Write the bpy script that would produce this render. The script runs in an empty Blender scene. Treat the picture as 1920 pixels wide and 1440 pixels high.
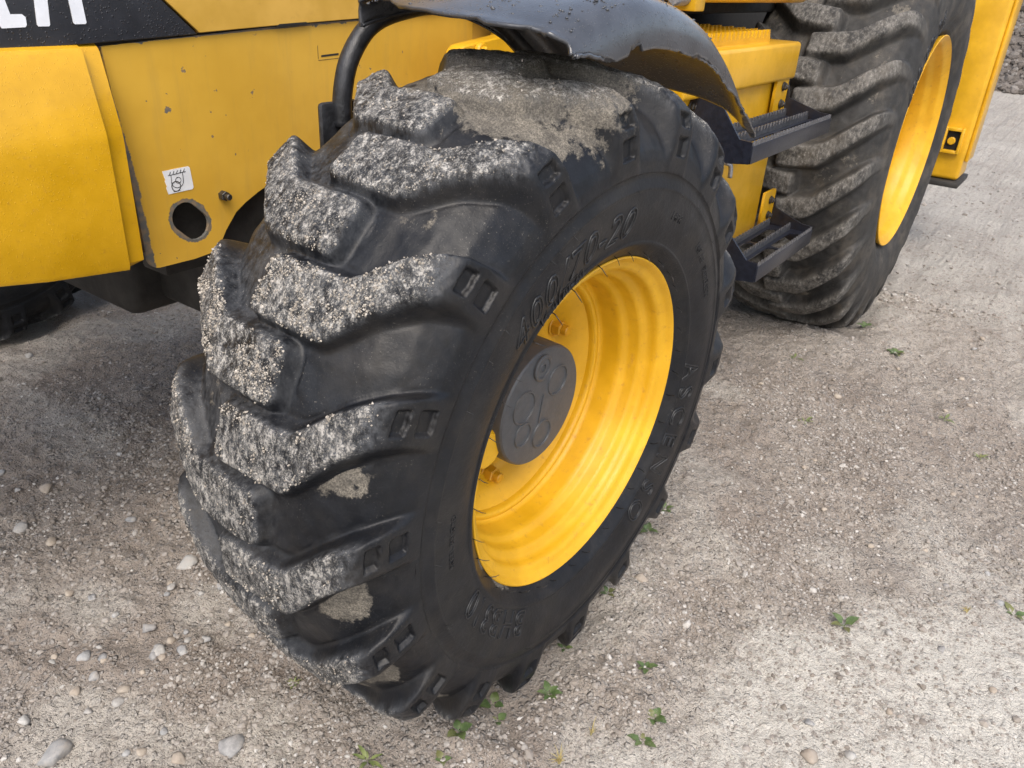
import bpy, bmesh, math, random
import numpy as np
from mathutils import Matrix, Vector

rng = np.random.default_rng(11)
random.seed(11)
R = math.radians
scene = bpy.context.scene
COL = scene.collection

# ------------------------------------------------------------------ camera
cam_data = bpy.data.cameras.new('camera')
cam_data.sensor_width = 36.0
cam_data.lens = 27.865
cam_data.clip_start = 0.02
cam_data.clip_end = 600.0
cam = bpy.data.objects.new('camera', cam_data)
COL.objects.link(cam)
_r = Vector((0.5830682, -0.8106208, 0.0540875))
_u = Vector((0.3512959, 0.3115920, 0.8828939))
_f = Vector((0.7325453, 0.4957866, -0.4664472))
cam.matrix_world = Matrix(((_r.x, _u.x, -_f.x, -0.97333),
                           (_r.y, _u.y, -_f.y, -0.50986),
                           (_r.z, _u.z, -_f.z, 1.14631),
                           (0, 0, 0, 1)))
cam_data.dof.use_dof = True
cam_data.dof.focus_distance = 1.2
cam_data.dof.aperture_fstop = 22.0
scene.camera = cam

# ------------------------------------------------------------------ world, sun, exposure
SUN_EL, SUN_AZ = R(54), R(214)      # azimuth measured from +X towards +Y: the sun stands ahead of the machine, near side
world = bpy.data.worlds.new('World')
scene.world = world
world.use_nodes = True
wn, wl = world.node_tree.nodes, world.node_tree.links
for nd in list(wn):
    wn.remove(nd)
sky = wn.new('ShaderNodeTexSky')
sky.sky_type = 'NISHITA'
sky.sun_disc = False
sky.sun_elevation = SUN_EL
sky.sun_rotation = math.pi / 2 - SUN_AZ
sky.dust_density = 4.0
sky.ozone_density = 1.0
hsv = wn.new('ShaderNodeHueSaturation')
hsv.inputs['Saturation'].default_value = 0.70
bg = wn.new('ShaderNodeBackground')
bg.inputs['Strength'].default_value = 0.15
wo = wn.new('ShaderNodeOutputWorld')
wl.new(sky.outputs[0], hsv.inputs['Color'])
wl.new(hsv.outputs[0], bg.inputs[0])
wl.new(bg.outputs[0], wo.inputs[0])

sun_data = bpy.data.lights.new('sun', 'SUN')
sun_data.energy = 0.85
sun_data.angle = R(42)
sun_data.color = (1.0, 0.93, 0.82)
sun = bpy.data.objects.new('sun', sun_data)
COL.objects.link(sun)
sd = Vector((math.cos(SUN_EL) * math.cos(SUN_AZ), math.cos(SUN_EL) * math.sin(SUN_AZ), math.sin(SUN_EL)))
sun.rotation_euler = (-sd).to_track_quat('-Z', 'Y').to_euler()

scene.view_settings.view_transform = 'Standard'
scene.view_settings.look = 'None'
scene.view_settings.gamma = 1.0
scene.view_settings.exposure = 1.0
scene.view_settings.use_curve_mapping = False
scene.cycles.use_denoising = True
scene.cycles.max_bounces = 7
scene.cycles.use_adaptive_sampling = True

# ------------------------------------------------------------------ small helpers
def smooth01(x):
    x = np.clip(x, 0.0, 1.0)
    return x * x * (3 - 2 * x)

def hash3(ix, iy, iz, seed):
    h = (ix * 374761393 + iy * 668265263 + iz * 2147483647 + seed * 974711) & 0xffffffff
    h = ((h ^ (h >> 13)) * 1274126177) & 0xffffffff
    h = ((h ^ (h >> 16)) * 2246822519) & 0xffffffff
    return ((h ^ (h >> 15)) & 0xffff) / 65535.0

def vnoise(x, y, z, scale, seed=0):
    """value noise in 0..1, arrays in, scale in cells per metre"""
    x, y, z = np.broadcast_arrays(np.asarray(x, float) * scale + 1000, np.asarray(y, float) * scale + 1000, np.asarray(z, float) * scale + 1000)
    ix, iy, iz = (np.floor(a).astype(np.int64) for a in (x, y, z))
    fx, fy, fz = x - ix, y - iy, z - iz
    fx, fy, fz = (a * a * (3 - 2 * a) for a in (fx, fy, fz))
    out = 0
    for dx in (0, 1):
        for dy in (0, 1):
            for dz in (0, 1):
                w = (fx if dx else 1 - fx) * (fy if dy else 1 - fy) * (fz if dz else 1 - fz)
                out = out + w * hash3(ix + dx, iy + dy, iz + dz, seed)
    return out

def link(o, parent=None, matrix=None):
    COL.objects.link(o)
    if parent is not None:
        o.parent = parent
    if matrix is not None:
        o.matrix_local = matrix
    return o

def tag(o, label=None, cat=None, group=None, kind=None):
    if label: o['label'] = label
    if cat: o['category'] = cat
    if group: o['group'] = group
    if kind: o['kind'] = kind
    return o

def mesh_from(name, verts, faces, mat=None, smooth=False, normals=None, attrs=None):
    me = bpy.data.meshes.new(name)
    me.from_pydata(verts.tolist() if isinstance(verts, np.ndarray) else verts, [],
                   faces.tolist() if isinstance(faces, np.ndarray) else faces)
    if mat is not None:
        me.materials.append(mat)
    if smooth:
        me.polygons.foreach_set('use_smooth', np.ones(len(me.polygons), bool))
    for k, a in (attrs or {}).items():
        at = me.attributes.new(k, 'FLOAT', 'POINT')
        at.data.foreach_set('value', np.asarray(a, np.float32))
    me.update()
    if normals is not None:
        me.normals_split_custom_set_from_vertices(normals.tolist())
    return me

def obj(name, me, parent=None, matrix=None, auto=None):
    o = bpy.data.objects.new(name, me)
    return link(o, parent, matrix)

def bm_obj(name, bm, mat, parent=None, matrix=None, smooth=True, angle=35):
    me = bpy.data.meshes.new(name)
    bmesh.ops.recalc_face_normals(bm, faces=bm.faces)
    if smooth:
        for f in bm.faces: f.smooth = True
        for e in bm.edges:
            if len(e.link_faces) == 2 and e.calc_face_angle(0) > R(angle): e.smooth = False
    bm.to_mesh(me); bm.free()
    if mat is not None: me.materials.append(mat)
    return obj(name, me, parent, matrix)

def add_box(bm, x0, x1, y0, y1, z0, z1, bev=0.0, seg=2):
    vs = [bm.verts.new(p) for p in ((x0,y0,z0),(x1,y0,z0),(x1,y1,z0),(x0,y1,z0),(x0,y0,z1),(x1,y0,z1),(x1,y1,z1),(x0,y1,z1))]
    fs = [bm.faces.new([vs[i] for i in q]) for q in ((0,3,2,1),(4,5,6,7),(0,1,5,4),(1,2,6,5),(2,3,7,6),(3,0,4,7))]
    if bev > 0:
        es = list({e for f in fs for e in f.edges})
        bmesh.ops.bevel(bm, geom=es, offset=bev, segments=seg, profile=0.5, affect='EDGES')

def box(name, x0, x1, y0, y1, z0, z1, mat, parent, bev=0.003, seg=2):
    bm = bmesh.new(); add_box(bm, x0, x1, y0, y1, z0, z1, bev, seg)
    return bm_obj(name, bm, mat, parent)

def tube_mesh(pts, rad, seg=10, cap=True):
    """verts, faces of a tube through pts; rad scalar or list"""
    pts = [Vector(p) for p in pts]
    rad = [rad] * len(pts) if not hasattr(rad, '__len__') else rad
    vs, fs = [], []
    prev = None
    for i, p in enumerate(pts):
        t = (pts[min(i + 1, len(pts) - 1)] - pts[max(i - 1, 0)]).normalized()
        a = prev if prev is not None else (Vector((0, 0, 1)) if abs(t.z) < .9 else Vector((1, 0, 0)))
        a = (a - t * a.dot(t)).normalized(); b = t.cross(a); prev = a
        for k in range(seg):
            c, s = math.cos(2 * math.pi * k / seg), math.sin(2 * math.pi * k / seg)
            vs.append(p + (a * c + b * s) * rad[i])
    for i in range(len(pts) - 1):
        for k in range(seg):
            fs.append((i*seg+k, i*seg+(k+1) % seg, (i+1)*seg+(k+1) % seg, (i+1)*seg+k))
    if cap:
        fs.append(tuple(reversed(range(seg)))); fs.append(tuple((len(pts)-1)*seg+k for k in range(seg)))
    return [tuple(v) for v in vs], fs

def tube(name, pts, rad, mat, parent=None, seg=10, matrix=None):
    v, f = tube_mesh(pts, rad, seg)
    return obj(name, mesh_from(name, v, f, mat, True), parent, matrix)

def spline(pts, n=8):
    """Catmull-Rom through pts"""
    P = [np.array(p, float) for p in pts]; P = [2*P[0]-P[1]] + P + [2*P[-1]-P[-2]]
    out = []
    for i in range(1, len(P) - 2):
        for k in range(n):
            t = k / n
            out.append(.5*((2*P[i]) + (-P[i-1]+P[i+1])*t + (2*P[i-1]-5*P[i]+4*P[i+1]-P[i+2])*t*t + (-P[i-1]+3*P[i]-3*P[i+1]+P[i+2])*t**3))
    out.append(P[-2])
    return [tuple(p) for p in out]

def lathe(name, prof, mat, parent=None, matrix=None, seg=96, smooth_angle=40):
    """prof = [(r, z)] about local z"""
    vs, fs = [], []
    n = len(prof)
    for k in range(seg):
        c, s = math.cos(2*math.pi*k/seg), math.sin(2*math.pi*k/seg)
        vs += [(r*c, r*s, z) for r, z in prof]
    for k in range(seg):
        for i in range(n - 1):
            a, b = k*n+i, ((k+1) % seg)*n+i
            fs.append((a, b, b+1, a+1))
    bm = bmesh.new(); bv = [bm.verts.new(v) for v in vs]
    for f in fs: bm.faces.new([bv[i] for i in f])
    bmesh.ops.remove_doubles(bm, verts=bm.verts, dist=1e-6)
    return bm_obj(name, bm, mat, parent, matrix, True, smooth_angle)

def sheet_from_outline(name, loops, thick, mat, parent, matrix, bevel=0.0):
    """flat plate from closed 2D outlines (first outer, then holes)"""
    cu = bpy.data.curves.new(name, 'CURVE'); cu.dimensions = '2D'; cu.fill_mode = 'BOTH'
    for lp in loops:
        sp = cu.splines.new('POLY'); sp.points.add(len(lp) - 1)
        for i, (x, y) in enumerate(lp): sp.points[i].co = (x, y, 0, 1)
        sp.use_cyclic_u = True
    cu.extrude = thick / 2; cu.bevel_depth = bevel; cu.bevel_resolution = 1
    tmp = bpy.data.objects.new(name + '_tmp', cu); COL.objects.link(tmp)
    bpy.context.view_layer.update()
    me = bpy.data.meshes.new_from_object(tmp.evaluated_get(bpy.context.evaluated_depsgraph_get()))
    bpy.data.objects.remove(tmp); bpy.data.curves.remove(cu)
    me.name = name
    me.materials.clear(); me.materials.append(mat)
    return obj(name, me, parent, matrix)

# matrix that lays a local XY drawing upright in the XZ plane at Y = y, its front looking to -Y
def upright(y):
    return Matrix(((1, 0, 0, 0), (0, 0, -1, y), (0, 1, 0, 0), (0, 0, 0, 1)))

# ------------------------------------------------------------------ materials
def new_mat(name):
    m = bpy.data.materials.new(name); m.use_nodes = True
    nt = m.node_tree
    return m, nt.nodes, nt.links, nt.nodes['Principled BSDF']

class NB:
    """tiny node-graph helper"""
    def __init__(s, nt): s.n, s.l = nt.nodes, nt.links
    def put(s, sock, val):
        if hasattr(val, 'is_linked') or isinstance(val, bpy.types.NodeSocket): s.l.new(val, sock)
        else: sock.default_value = val
    def math(s, op, a, b=0.0, c=0.0, clamp=False):
        nd = s.n.new('ShaderNodeMath'); nd.operation = op; nd.use_clamp = clamp
        s.put(nd.inputs[0], a); s.put(nd.inputs[1], b); s.put(nd.inputs[2], c); return nd.outputs[0]
    def noise(s, vec, scale, detail=3.0, rough=.5, dist=0.0):
        nd = s.n.new('ShaderNodeTexNoise'); nd.inputs['Scale'].default_value = scale
        nd.inputs['Detail'].default_value = detail; nd.inputs['Roughness'].default_value = rough; nd.inputs['Distortion'].default_value = dist
        if vec is not None: s.l.new(vec, nd.inputs['Vector'])
        return nd.outputs['Fac']
    def voro(s, vec, scale, feature='F1', rnd=1.0):
        nd = s.n.new('ShaderNodeTexVoronoi'); nd.feature = feature; nd.inputs['Scale'].default_value = scale
        nd.inputs['Randomness'].default_value = rnd
        if vec is not None: s.l.new(vec, nd.inputs['Vector'])
        return nd
    def ramp(s, fac, lo, hi):
        nd = s.n.new('ShaderNodeMapRange'); nd.interpolation_type = 'SMOOTHSTEP'
        s.put(nd.inputs['Value'], fac); s.put(nd.inputs['From Min'], lo); s.put(nd.inputs['From Max'], hi); return nd.outputs[0]
    def mix(s, fac, a, b):
        nd = s.n.new('ShaderNodeMix'); nd.data_type = 'RGBA'
        s.put(nd.inputs[0], fac)
        for k, v in ((6, a), (7, b)):
            if isinstance(v, tuple): nd.inputs[k].default_value = (*v, 1.0)
            else: s.l.new(v, nd.inputs[k])
        return nd.outputs[2]
    def fmix(s, fac, a, b):
        nd = s.n.new('ShaderNodeMix'); nd.data_type = 'FLOAT'
        s.put(nd.inputs[0], fac); s.put(nd.inputs[2], a); s.put(nd.inputs[3], b); return nd.outputs[0]
    def bump(s, h, strength, dist, normal=None):
        nd = s.n.new('ShaderNodeBump'); nd.inputs['Strength'].default_value = strength; nd.inputs['Distance'].default_value = dist
        s.l.new(h, nd.inputs['Height'])
        if normal is not None: s.l.new(normal, nd.inputs['Normal'])
        return nd.outputs[0]
    def attr(s, name):
        nd = s.n.new('ShaderNodeAttribute'); nd.attribute_name = name; return nd.outputs['Fac']
    def pos(s):
        return s.n.new('ShaderNodeNewGeometry').outputs['Position']
    def obj(s):
        return s.n.new('ShaderNodeTexCoord').outputs['Object']
    def scale(s, vec, v3):
        nd = s.n.new('ShaderNodeMapping'); s.l.new(vec, nd.inputs[0]); nd.inputs['Scale'].default_value = v3; return nd.outputs[0]
    def sep(s, vec):
        nd = s.n.new('ShaderNodeSeparateXYZ'); s.l.new(vec, nd.inputs[0]); return nd.outputs

def drops_height(g, pos, scales=((170, .30), (90, .22))):
    """raised beads of rain as a bump height, 0..1"""
    tot = None
    for sc, rad in scales:
        v = g.voro(pos, sc)
        keep = g.ramp(g.sep(v.outputs['Color'])[0], .52, .55)
        h = g.math('MULTIPLY', g.ramp(v.outputs['Distance'], rad, rad * .25), keep)
        tot = h if tot is None else g.math('MAXIMUM', tot, h)
    return tot

def yellow_paint(name, base, rough=.38, wet=True, chips=0.0, grime=.25, coat=.22, dscale=((300, .30), (190, .22))):
    m, n, l, b = new_mat(name); g = NB(m.node_tree); p = g.pos()
    v = g.noise(p, 7, 4, .6)
    fine = g.noise(p, 60, 4, .7)
    dark = tuple(c * .80 for c in base); pale = (min(1, base[0] * 1.04), base[1] * 1.07, base[2] * 1.5 + .008)
    col = g.mix(g.ramp(v, .3, .7), dark, pale)
    dirt = g.math('MULTIPLY', g.ramp(fine, .56, .74), grime)
    col = g.mix(dirt, col, (base[0]*.5, base[1]*.45, .03))
    if chips > 0:
        c1 = g.noise(p, 34, 5, .62); c2 = g.noise(p, 5, 2, .5)
        mask = g.ramp(g.math('ADD', c1, g.math('MULTIPLY', c2, .28)), .905 - chips, .912 - chips)
        col = g.mix(mask, col, (.13, .115, .09))
        l.new(g.fmix(mask, rough, .8), b.inputs['Roughness'])
    else:
        l.new(g.fmix(fine, rough * .75, rough * 1.3), b.inputs['Roughness'])
    l.new(col, b.inputs['Base Color'])
    orange = g.noise(p, 420, 2, .5)
    nrm = g.bump(orange, .05, .0008)
    if wet:
        nrm = g.bump(drops_height(g, p, dscale), .5, .0008, nrm)
    l.new(nrm, b.inputs['Normal'])
    b.inputs['Coat Weight'].default_value = coat if wet else .12
    b.inputs['Coat Roughness'].default_value = .12 if wet else .3
    return m

M = {}
M['paint_fresh'] = yellow_paint('yellow_paint_fresh', (.66, .352, .004), .38)
M['paint_rim'] = yellow_paint('yellow_paint_rim', (.68, .362, .003), .47, grime=.5, coat=.04)
M['paint_panel'] = yellow_paint('yellow_paint_faded', (.60, .345, .040), .45, wet=False, chips=.0, grime=.2)
M['paint_dusty'] = yellow_paint('yellow_paint_plain', (.58, .285, .006), .4, wet=False)

# side panel: faded paint with chipped edges where metal rubbed
def side_panel_mat():
    m, n, l, b = new_mat('yellow_paint_chipped'); g = NB(m.node_tree); p = g.obj(); x, y, z = g.sep(p)
    base = g.mix(g.ramp(g.noise(p, 6, 4, .6), .3, .7), (.57, .325, .034), (.64, .375, .045))
    spots = g.noise(p, 46, 4, .6); spread = g.noise(p, 4.3, 2)
    c0 = g.ramp(g.math('ADD', spots, g.math('MULTIPLY', spread, .35)), .875, .882)
    edge_n = g.noise(p, 30, 6, .75)
    # rubbed front edge
    dx = g.math('SUBTRACT', x, g.math('MULTIPLY_ADD', y, -.045, -.2335))
    low = g.ramp(y, .98, .78)
    e1 = g.ramp(g.math('SUBTRACT', g.math('MULTIPLY', edge_n, g.math('MULTIPLY_ADD', low, .026, .004)), dx), -.0005, .0005)
    # worn rim of the slot
    ux = g.math('SUBTRACT', x, -.167); uy = g.math('SUBTRACT', y, .711)
    a = g.math('MULTIPLY', g.math('ADD', g.math('MULTIPLY', ux, .78), g.math('MULTIPLY', uy, -.62)), .78)
    c = g.math('ADD', g.math('MULTIPLY', ux, .62), g.math('MULTIPLY', uy, .78))
    d = g.math('SQRT', g.math('ADD', g.math('MULTIPLY', a, a), g.math('MULTIPLY', c, c)))
    e2 = g.ramp(g.math('SUBTRACT', g.math('MULTIPLY_ADD', edge_n, .018, .0265), d), -.0004, .0004)
    # nicks along the top edge
    ty = g.math('SUBTRACT', g.math('MULTIPLY_ADD', x, .050, 1.0185), y)
    e3 = g.ramp(g.math('SUBTRACT', g.math('MULTIPLY', g.ramp(g.noise(p, 38, 4, .7), .5, .8), .012), ty), -.0005, .0005)
    mask = g.math('MAXIMUM', g.math('MAXIMUM', c0, e1), g.math('MAXIMUM', e2, e3))
    bare = g.mix(g.ramp(g.noise(p, 70, 4), .4, .62), (.115, .11, .095), (.21, .15, .09))
    run = g.noise(g.scale(p, (14, 1.6, 1)), 3.0, 5, .65)
    base = g.mix(g.math('MULTIPLY', g.ramp(run, .48, .75), .22), base, (.36, .24, .07))
    scr = g.noise(g.scale(p, (9, 60, 1)), 3.0, 4, .7)
    base = g.mix(g.math('MULTIPLY', g.ramp(scr, .69, .73), .35), base, (.30, .20, .06))
    l.new(g.mix(mask, base, bare), b.inputs['Base Color'])
    l.new(g.fmix(mask, .42, .8), b.inputs['Roughness'])
    nrm = g.bump(g.noise(p, 300, 2), .04, .0008)
    l.new(g.bump(g.math('SUBTRACT', 1.0, mask), .4, .0008, nrm), b.inputs['Normal'])
    b.inputs['Coat Weight'].default_value = .15
    b.inputs['Coat Roughness'].default_value = .25
    return m
M['paint_chipped'] = side_panel_mat()

def rubber(name, mud_gain=1.0, dust_gain=1.0, tint=(.0055, .0062, .0080), brown=0.0, film=False, topgrey=.85, wcol=(.118, .124, .134)):  # default wcol: worn lug tops, tinted bluish to imitate sky sheen
    m, n, l, b = new_mat(name); g = NB(m.node_tree); p = g.pos()
    top = g.attr('top'); dust = g.attr('dust')
    grain = g.noise(p, 430, 3, .72)
    streak = g.noise(g.scale(p, (1, 1, .55)), 120, 5, .72)
    clump = g.noise(p, 26, 3, .55)
    dn = g.math('ADD', g.math('MULTIPLY', g.noise(p, 14, 5, .7), .6), g.math('MULTIPLY', g.noise(p, 7.5, 3, .6), .4))
    s = g.math('ADD', g.math('MULTIPLY', grain, .68), g.math('ADD', g.math('MULTIPLY', streak, .62), g.math('MULTIPLY', clump, .25)))
    thr = g.fmix(top, 1.06, .775 + .09 * (1 - mud_gain))
    mud = g.math('MULTIPLY', g.ramp(g.math('SUBTRACT', s, thr), -.07, .11), .74)
    mud = g.math('MULTIPLY', mud, min(1.0, .35 + mud_gain))
    dn2 = g.noise(p, 60, 5, .75)
    if film:
        dv = n.new('ShaderNodeVectorMath'); dv.operation = 'DISTANCE'; l.new(p, dv.inputs[0]); dv.inputs[1].default_value = (-.05, .13, 1.02)
        dust = g.math('MAXIMUM', dust, g.math('MULTIPLY', g.ramp(dv.outputs['Value'], .27, .10), .72))
    dmask = g.ramp(g.math('ADD', dust, g.math('ADD', g.math('MULTIPLY', g.math('SUBTRACT', dn, .5), 1.7), g.math('MULTIPLY', g.math('SUBTRACT', dn2, .5), .8))), .42, .56)
    dmask = g.math('MULTIPLY', g.math('MULTIPLY', dmask, dust_gain), g.fmix(g.ramp(g.noise(g.scale(p, (1, .35, 1)), 55, 5, .75), .35, .65), .45, 1.0))
    veil = g.math('MULTIPLY', g.ramp(g.noise(p, 9, 5, .7), .42, .8), (.14 if brown == 0 else .10) + brown)
    col = g.mix(g.ramp(g.noise(p, 33, 4, .65), .3, .75), tint, tuple(c * 1.75 for c in tint))
    col = g.mix(veil, col, (.135, .115, .09))
    worn = g.math('MULTIPLY', top, g.math('MULTIPLY', g.ramp(g.math('ADD', g.math('MULTIPLY', streak, .6), g.math('MULTIPLY', clump, .4)), .38, .60), topgrey))
    col = g.mix(worn, col, wcol)
    scuff = g.math('MULTIPLY', g.ramp(g.noise(p, 480, 3, .7), .63, .70), g.ramp(dn, .42, .62))
    col = g.mix(g.math('MULTIPLY', scuff, .5), col, (.30, .275, .24))
    dcol = g.mix(g.ramp(grain, .35, .7), (.11, .098, .08), (.29, .26, .215))
    col = g.mix(dmask, col, dcol)
    mcol = g.mix(g.ramp(streak, .4, .68), (.27, .255, .228), (.50, .475, .435))
    col = g.mix(mud, col, mcol)
    l.new(col, b.inputs['Base Color'])
    rr = g.fmix(g.noise(p, 21, 4, .7), .27 + brown * .5, .55 + brown * .4)
    rr = g.fmix(g.math('MAXIMUM', mud, g.math('MAXIMUM', dmask, worn)), rr, .9)
    l.new(rr, b.inputs['Roughness'])
    hgt = g.math('ADD', g.math('MULTIPLY', g.noise(p, 150, 4, .7), .35), g.math('MULTIPLY', g.noise(p, 34, 4, .7), .5))
    nrm = g.bump(hgt, .35, .004)
    nrm = g.bump(g.math('ADD', mud, g.math('MULTIPLY', dmask, g.math('MULTIPLY', grain, .5))), .7, .0035, nrm)
    l.new(nrm, b.inputs['Normal'])
    b.inputs['Specular IOR Level'].default_value = .27
    return m
M['rubber'] = rubber('rubber_muddy', 1.0, .85, film=True)
M['rubber_rear'] = rubber('rubber_dusty', .15, .75, (.022, .0215, .021), brown=.5, topgrey=.9, wcol=(.150, .142, .130))

def simple(name, col, rough=.5, metal=0.0, bump=.0, bscale=80, var=.25, coat=0):
    m, n, l, b = new_mat(name); g = NB(m.node_tree); p = g.pos()
    c = g.mix(g.ramp(g.noise(p, bscale * .4, 4, .65), .3, .7), tuple(x * (1 - var) for x in col), tuple(min(1, x * (1 + var)) for x in col))
    l.new(c, b.inputs['Base Color'])
    l.new(g.fmix(g.noise(p, bscale, 3), rough * .8, min(1, rough * 1.2)), b.inputs['Roughness'])
    b.inputs['Metallic'].default_value = metal
    b.inputs['Coat Weight'].default_value = coat
    if bump: l.new(g.bump(g.noise(p, bscale, 4, .65), bump, .004), b.inputs['Normal'])
    return m
M['letter_rubber'] = simple('rubber_lettering', (.011, .012, .014), .40, var=.2)
M['hub_grey'] = simple('grey_hub_paint', (.056, .060, .067), .48, bump=.12, bscale=160, var=.12)
M['step_black'] = simple('black_step_paint', (.010, .012, .020), .32, bump=.1, bscale=200, var=.3)
M['step_bar'] = simple('worn_step_bar', (.085, .087, .095), .30, .3, .2, 220, .35)
M['worn_steel'] = simple('worn_steel', (.30, .30, .32), .45, .7, .15, 200)
M['bolt_steel'] = simple('bolt_steel', (.09, .085, .08), .4, .8, .2, 260)
M['black_metal'] = simple('black_tube_paint', (.016, .017, .02), .42, bump=.3, bscale=150, var=.5)
M['dark_frame'] = simple('dirty_dark_frame', (.022, .020, .018), .7, bump=.4, bscale=40, var=.4)
M['interior'] = simple('dark_machinery', (.010, .010, .010), .8)
M['letter_white'] = simple('white_lettering', (.74, .76, .80), .4, var=.05)
M['sticker_white'] = simple('white_sticker', (.72, .73, .74), .45, var=.06)
M['ink'] = simple('black_ink', (.02, .02, .02), .5)
M['rust'] = simple('rust_edge', (.12, .06, .03), .8, bump=.4, bscale=120, var=.5)

def wet_black(name, col, rough):
    m, n, l, b = new_mat(name); g = NB(m.node_tree); p = g.pos()
    c = g.mix(g.ramp(g.noise(p, 20, 4, .65), .35, .7), col, tuple(x * 1.6 for x in col))
    l.new(c, b.inputs['Base Color'])
    l.new(g.fmix(g.noise(p, 30, 4, .6), rough * .8, rough * 1.35), b.inputs['Roughness'])
    nrm = g.bump(g.noise(p, 260, 3, .6), .12, .002)
    nrm = g.bump(drops_height(g, p, ((230, .34), (130, .24))), .7, .0016, nrm)
    l.new(nrm, b.inputs['Normal'])
    b.inputs['Coat Weight'].default_value = .6; b.inputs['Coat Roughness'].default_value = .22
    return m
M['mudguard'] = wet_black('black_plastic_wet', (.030, .032, .037), .27)
M['hood_black'] = wet_black('black_hood_panel', (.014, .015, .019), .45)

def ground_mat(name):
    m, n, l, b = new_mat(name); g = NB(m.node_tree); p = g.pos()
    crust = g.attr('crust'); shade = g.attr('under_shade')
    v1 = g.noise(p, 3.2, 6, .65); v2 = g.noise(p, 40, 5, .72); v3 = g.noise(p, 190, 3, .7)
    wob = n.new('ShaderNodeVectorMath'); wob.operation = 'ADD'
    nz = n.new('ShaderNodeTexNoise'); nz.inputs['Scale'].default_value = 60; l.new(p, nz.inputs['Vector'])
    sc = n.new('ShaderNodeVectorMath'); sc.operation = 'SCALE'; sc.inputs['Scale'].default_value = .012
    l.new(nz.outputs['Color'], sc.inputs[0]); l.new(p, wob.inputs[0]); l.new(sc.outputs[0], wob.inputs[1]); pw = wob.outputs[0]
    peb1 = g.voro(pw, 85); peb2 = g.voro(pw, 210)
    k1 = g.sep(peb1.outputs['Color'])[0]; k2 = g.sep(peb2.outputs['Color'])[1]
    loose = g.math('SUBTRACT', 1.0, g.math('MULTIPLY', crust, .8))
    m1 = g.math('MULTIPLY', g.ramp(k1, .50, .60), g.ramp(peb1.outputs['Distance'], .55, .25))
    m2 = g.math('MULTIPLY', g.ramp(k2, .35, .5), g.ramp(peb2.outputs['Distance'], .55, .25))
    col = g.mix(g.ramp(v1, .3, .7), (.245, .205, .172), (.335, .295, .255))
    col = g.mix(g.math('MULTIPLY', g.ramp(v2, .52, .75), .45), col, (.42, .385, .34))
    col = g.mix(g.math('MULTIPLY', crust, g.ramp(g.math('ADD', v2, g.math('MULTIPLY', v1, .6)), .40, .85)), col, (.53, .505, .455))
    col = g.mix(g.math('MULTIPLY', g.math('MULTIPLY', m2, loose), .55), col, g.mix(k2, (.20, .175, .155), (.42, .40, .375)))
    col = g.mix(g.math('MULTIPLY', g.math('MULTIPLY', m1, loose), .6), col, g.mix(k1, (.22, .20, .18), (.44, .42, .40)))
    col = g.mix(g.math('MULTIPLY', g.ramp(v3, .56, .70), .55), col, (.125, .104, .088))
    col = g.mix(g.math('MULTIPLY', g.ramp(v2, .46, .30), .5), col, (.15, .125, .105))
    col = g.mix(g.math('MULTIPLY', shade, .06), col, (.14, .115, .095))  # painted shade: dirt colour darkened beneath the machine
    l.new(col, b.inputs['Base Color'])
    b.inputs['Roughness'].default_value = .93
    b.inputs['Specular IOR Level'].default_value = .25
    crack = g.voro(pw, 42, 'DISTANCE_TO_EDGE').outputs['Distance']
    hgt = g.math('ADD', g.math('MULTIPLY', v2, .9), g.math('ADD', g.math('MULTIPLY', v3, .5), g.math('MULTIPLY', g.noise(p, 520, 2, .6), .2)))
    px, py, pz_ = g.sep(p)
    rill = g.noise(g.scale(p, (2.2, 17, 1)), 1.6, 5, .62, .6)
    far = g.ramp(px, 1.8, 4.0)
    nrm = g.bump(hgt, 1.0, .010)
    nrm = g.bump(g.math('MULTIPLY', rill, far), .8, .028, nrm)
    nrm = g.bump(g.math('MULTIPLY', g.math('ADD', m1, g.math('MULTIPLY', m2, .45)), g.math('ADD', loose, .1)), 1.0, .0055, nrm)
    nrm = g.bump(g.ramp(crack, .0, .05), .3, .0025, nrm)
    l.new(nrm, b.inputs['Normal'])
    return m
M['ground'] = ground_mat('dry_dirt')

def stone_mat(name, a, bcol, sc=60):
    m, n, l, b = new_mat(name); g = NB(m.node_tree); p = g.pos()
    rnd = n.new('ShaderNodeObjectInfo').outputs['Random']
    c = g.mix(g.ramp(g.noise(p, sc, 5, .7), .3, .7), a, bcol)
    c = g.mix(g.math('MULTIPLY', g.ramp(g.noise(p, 30, 5, .75), .48, .68), .6), c, (.30, .26, .215))
    c = g.mix(g.math('MULTIPLY', rnd, .3), c, (.2, .17, .15))
    l.new(c, b.inputs['Base Color']); b.inputs['Roughness'].default_value = .85
    l.new(g.bump(g.noise(p, 170, 4, .7), .4, .003), b.inputs['Normal'])
    return m
M['stone_grey'] = stone_mat('grey_stone', (.20, .205, .21), (.40, .40, .395))
M['stone_tan'] = stone_mat('tan_stone', (.30, .25, .20), (.40, .35, .29))
M['stone_white'] = stone_mat('white_stone', (.33, .325, .31), (.45, .44, .42))

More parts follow.
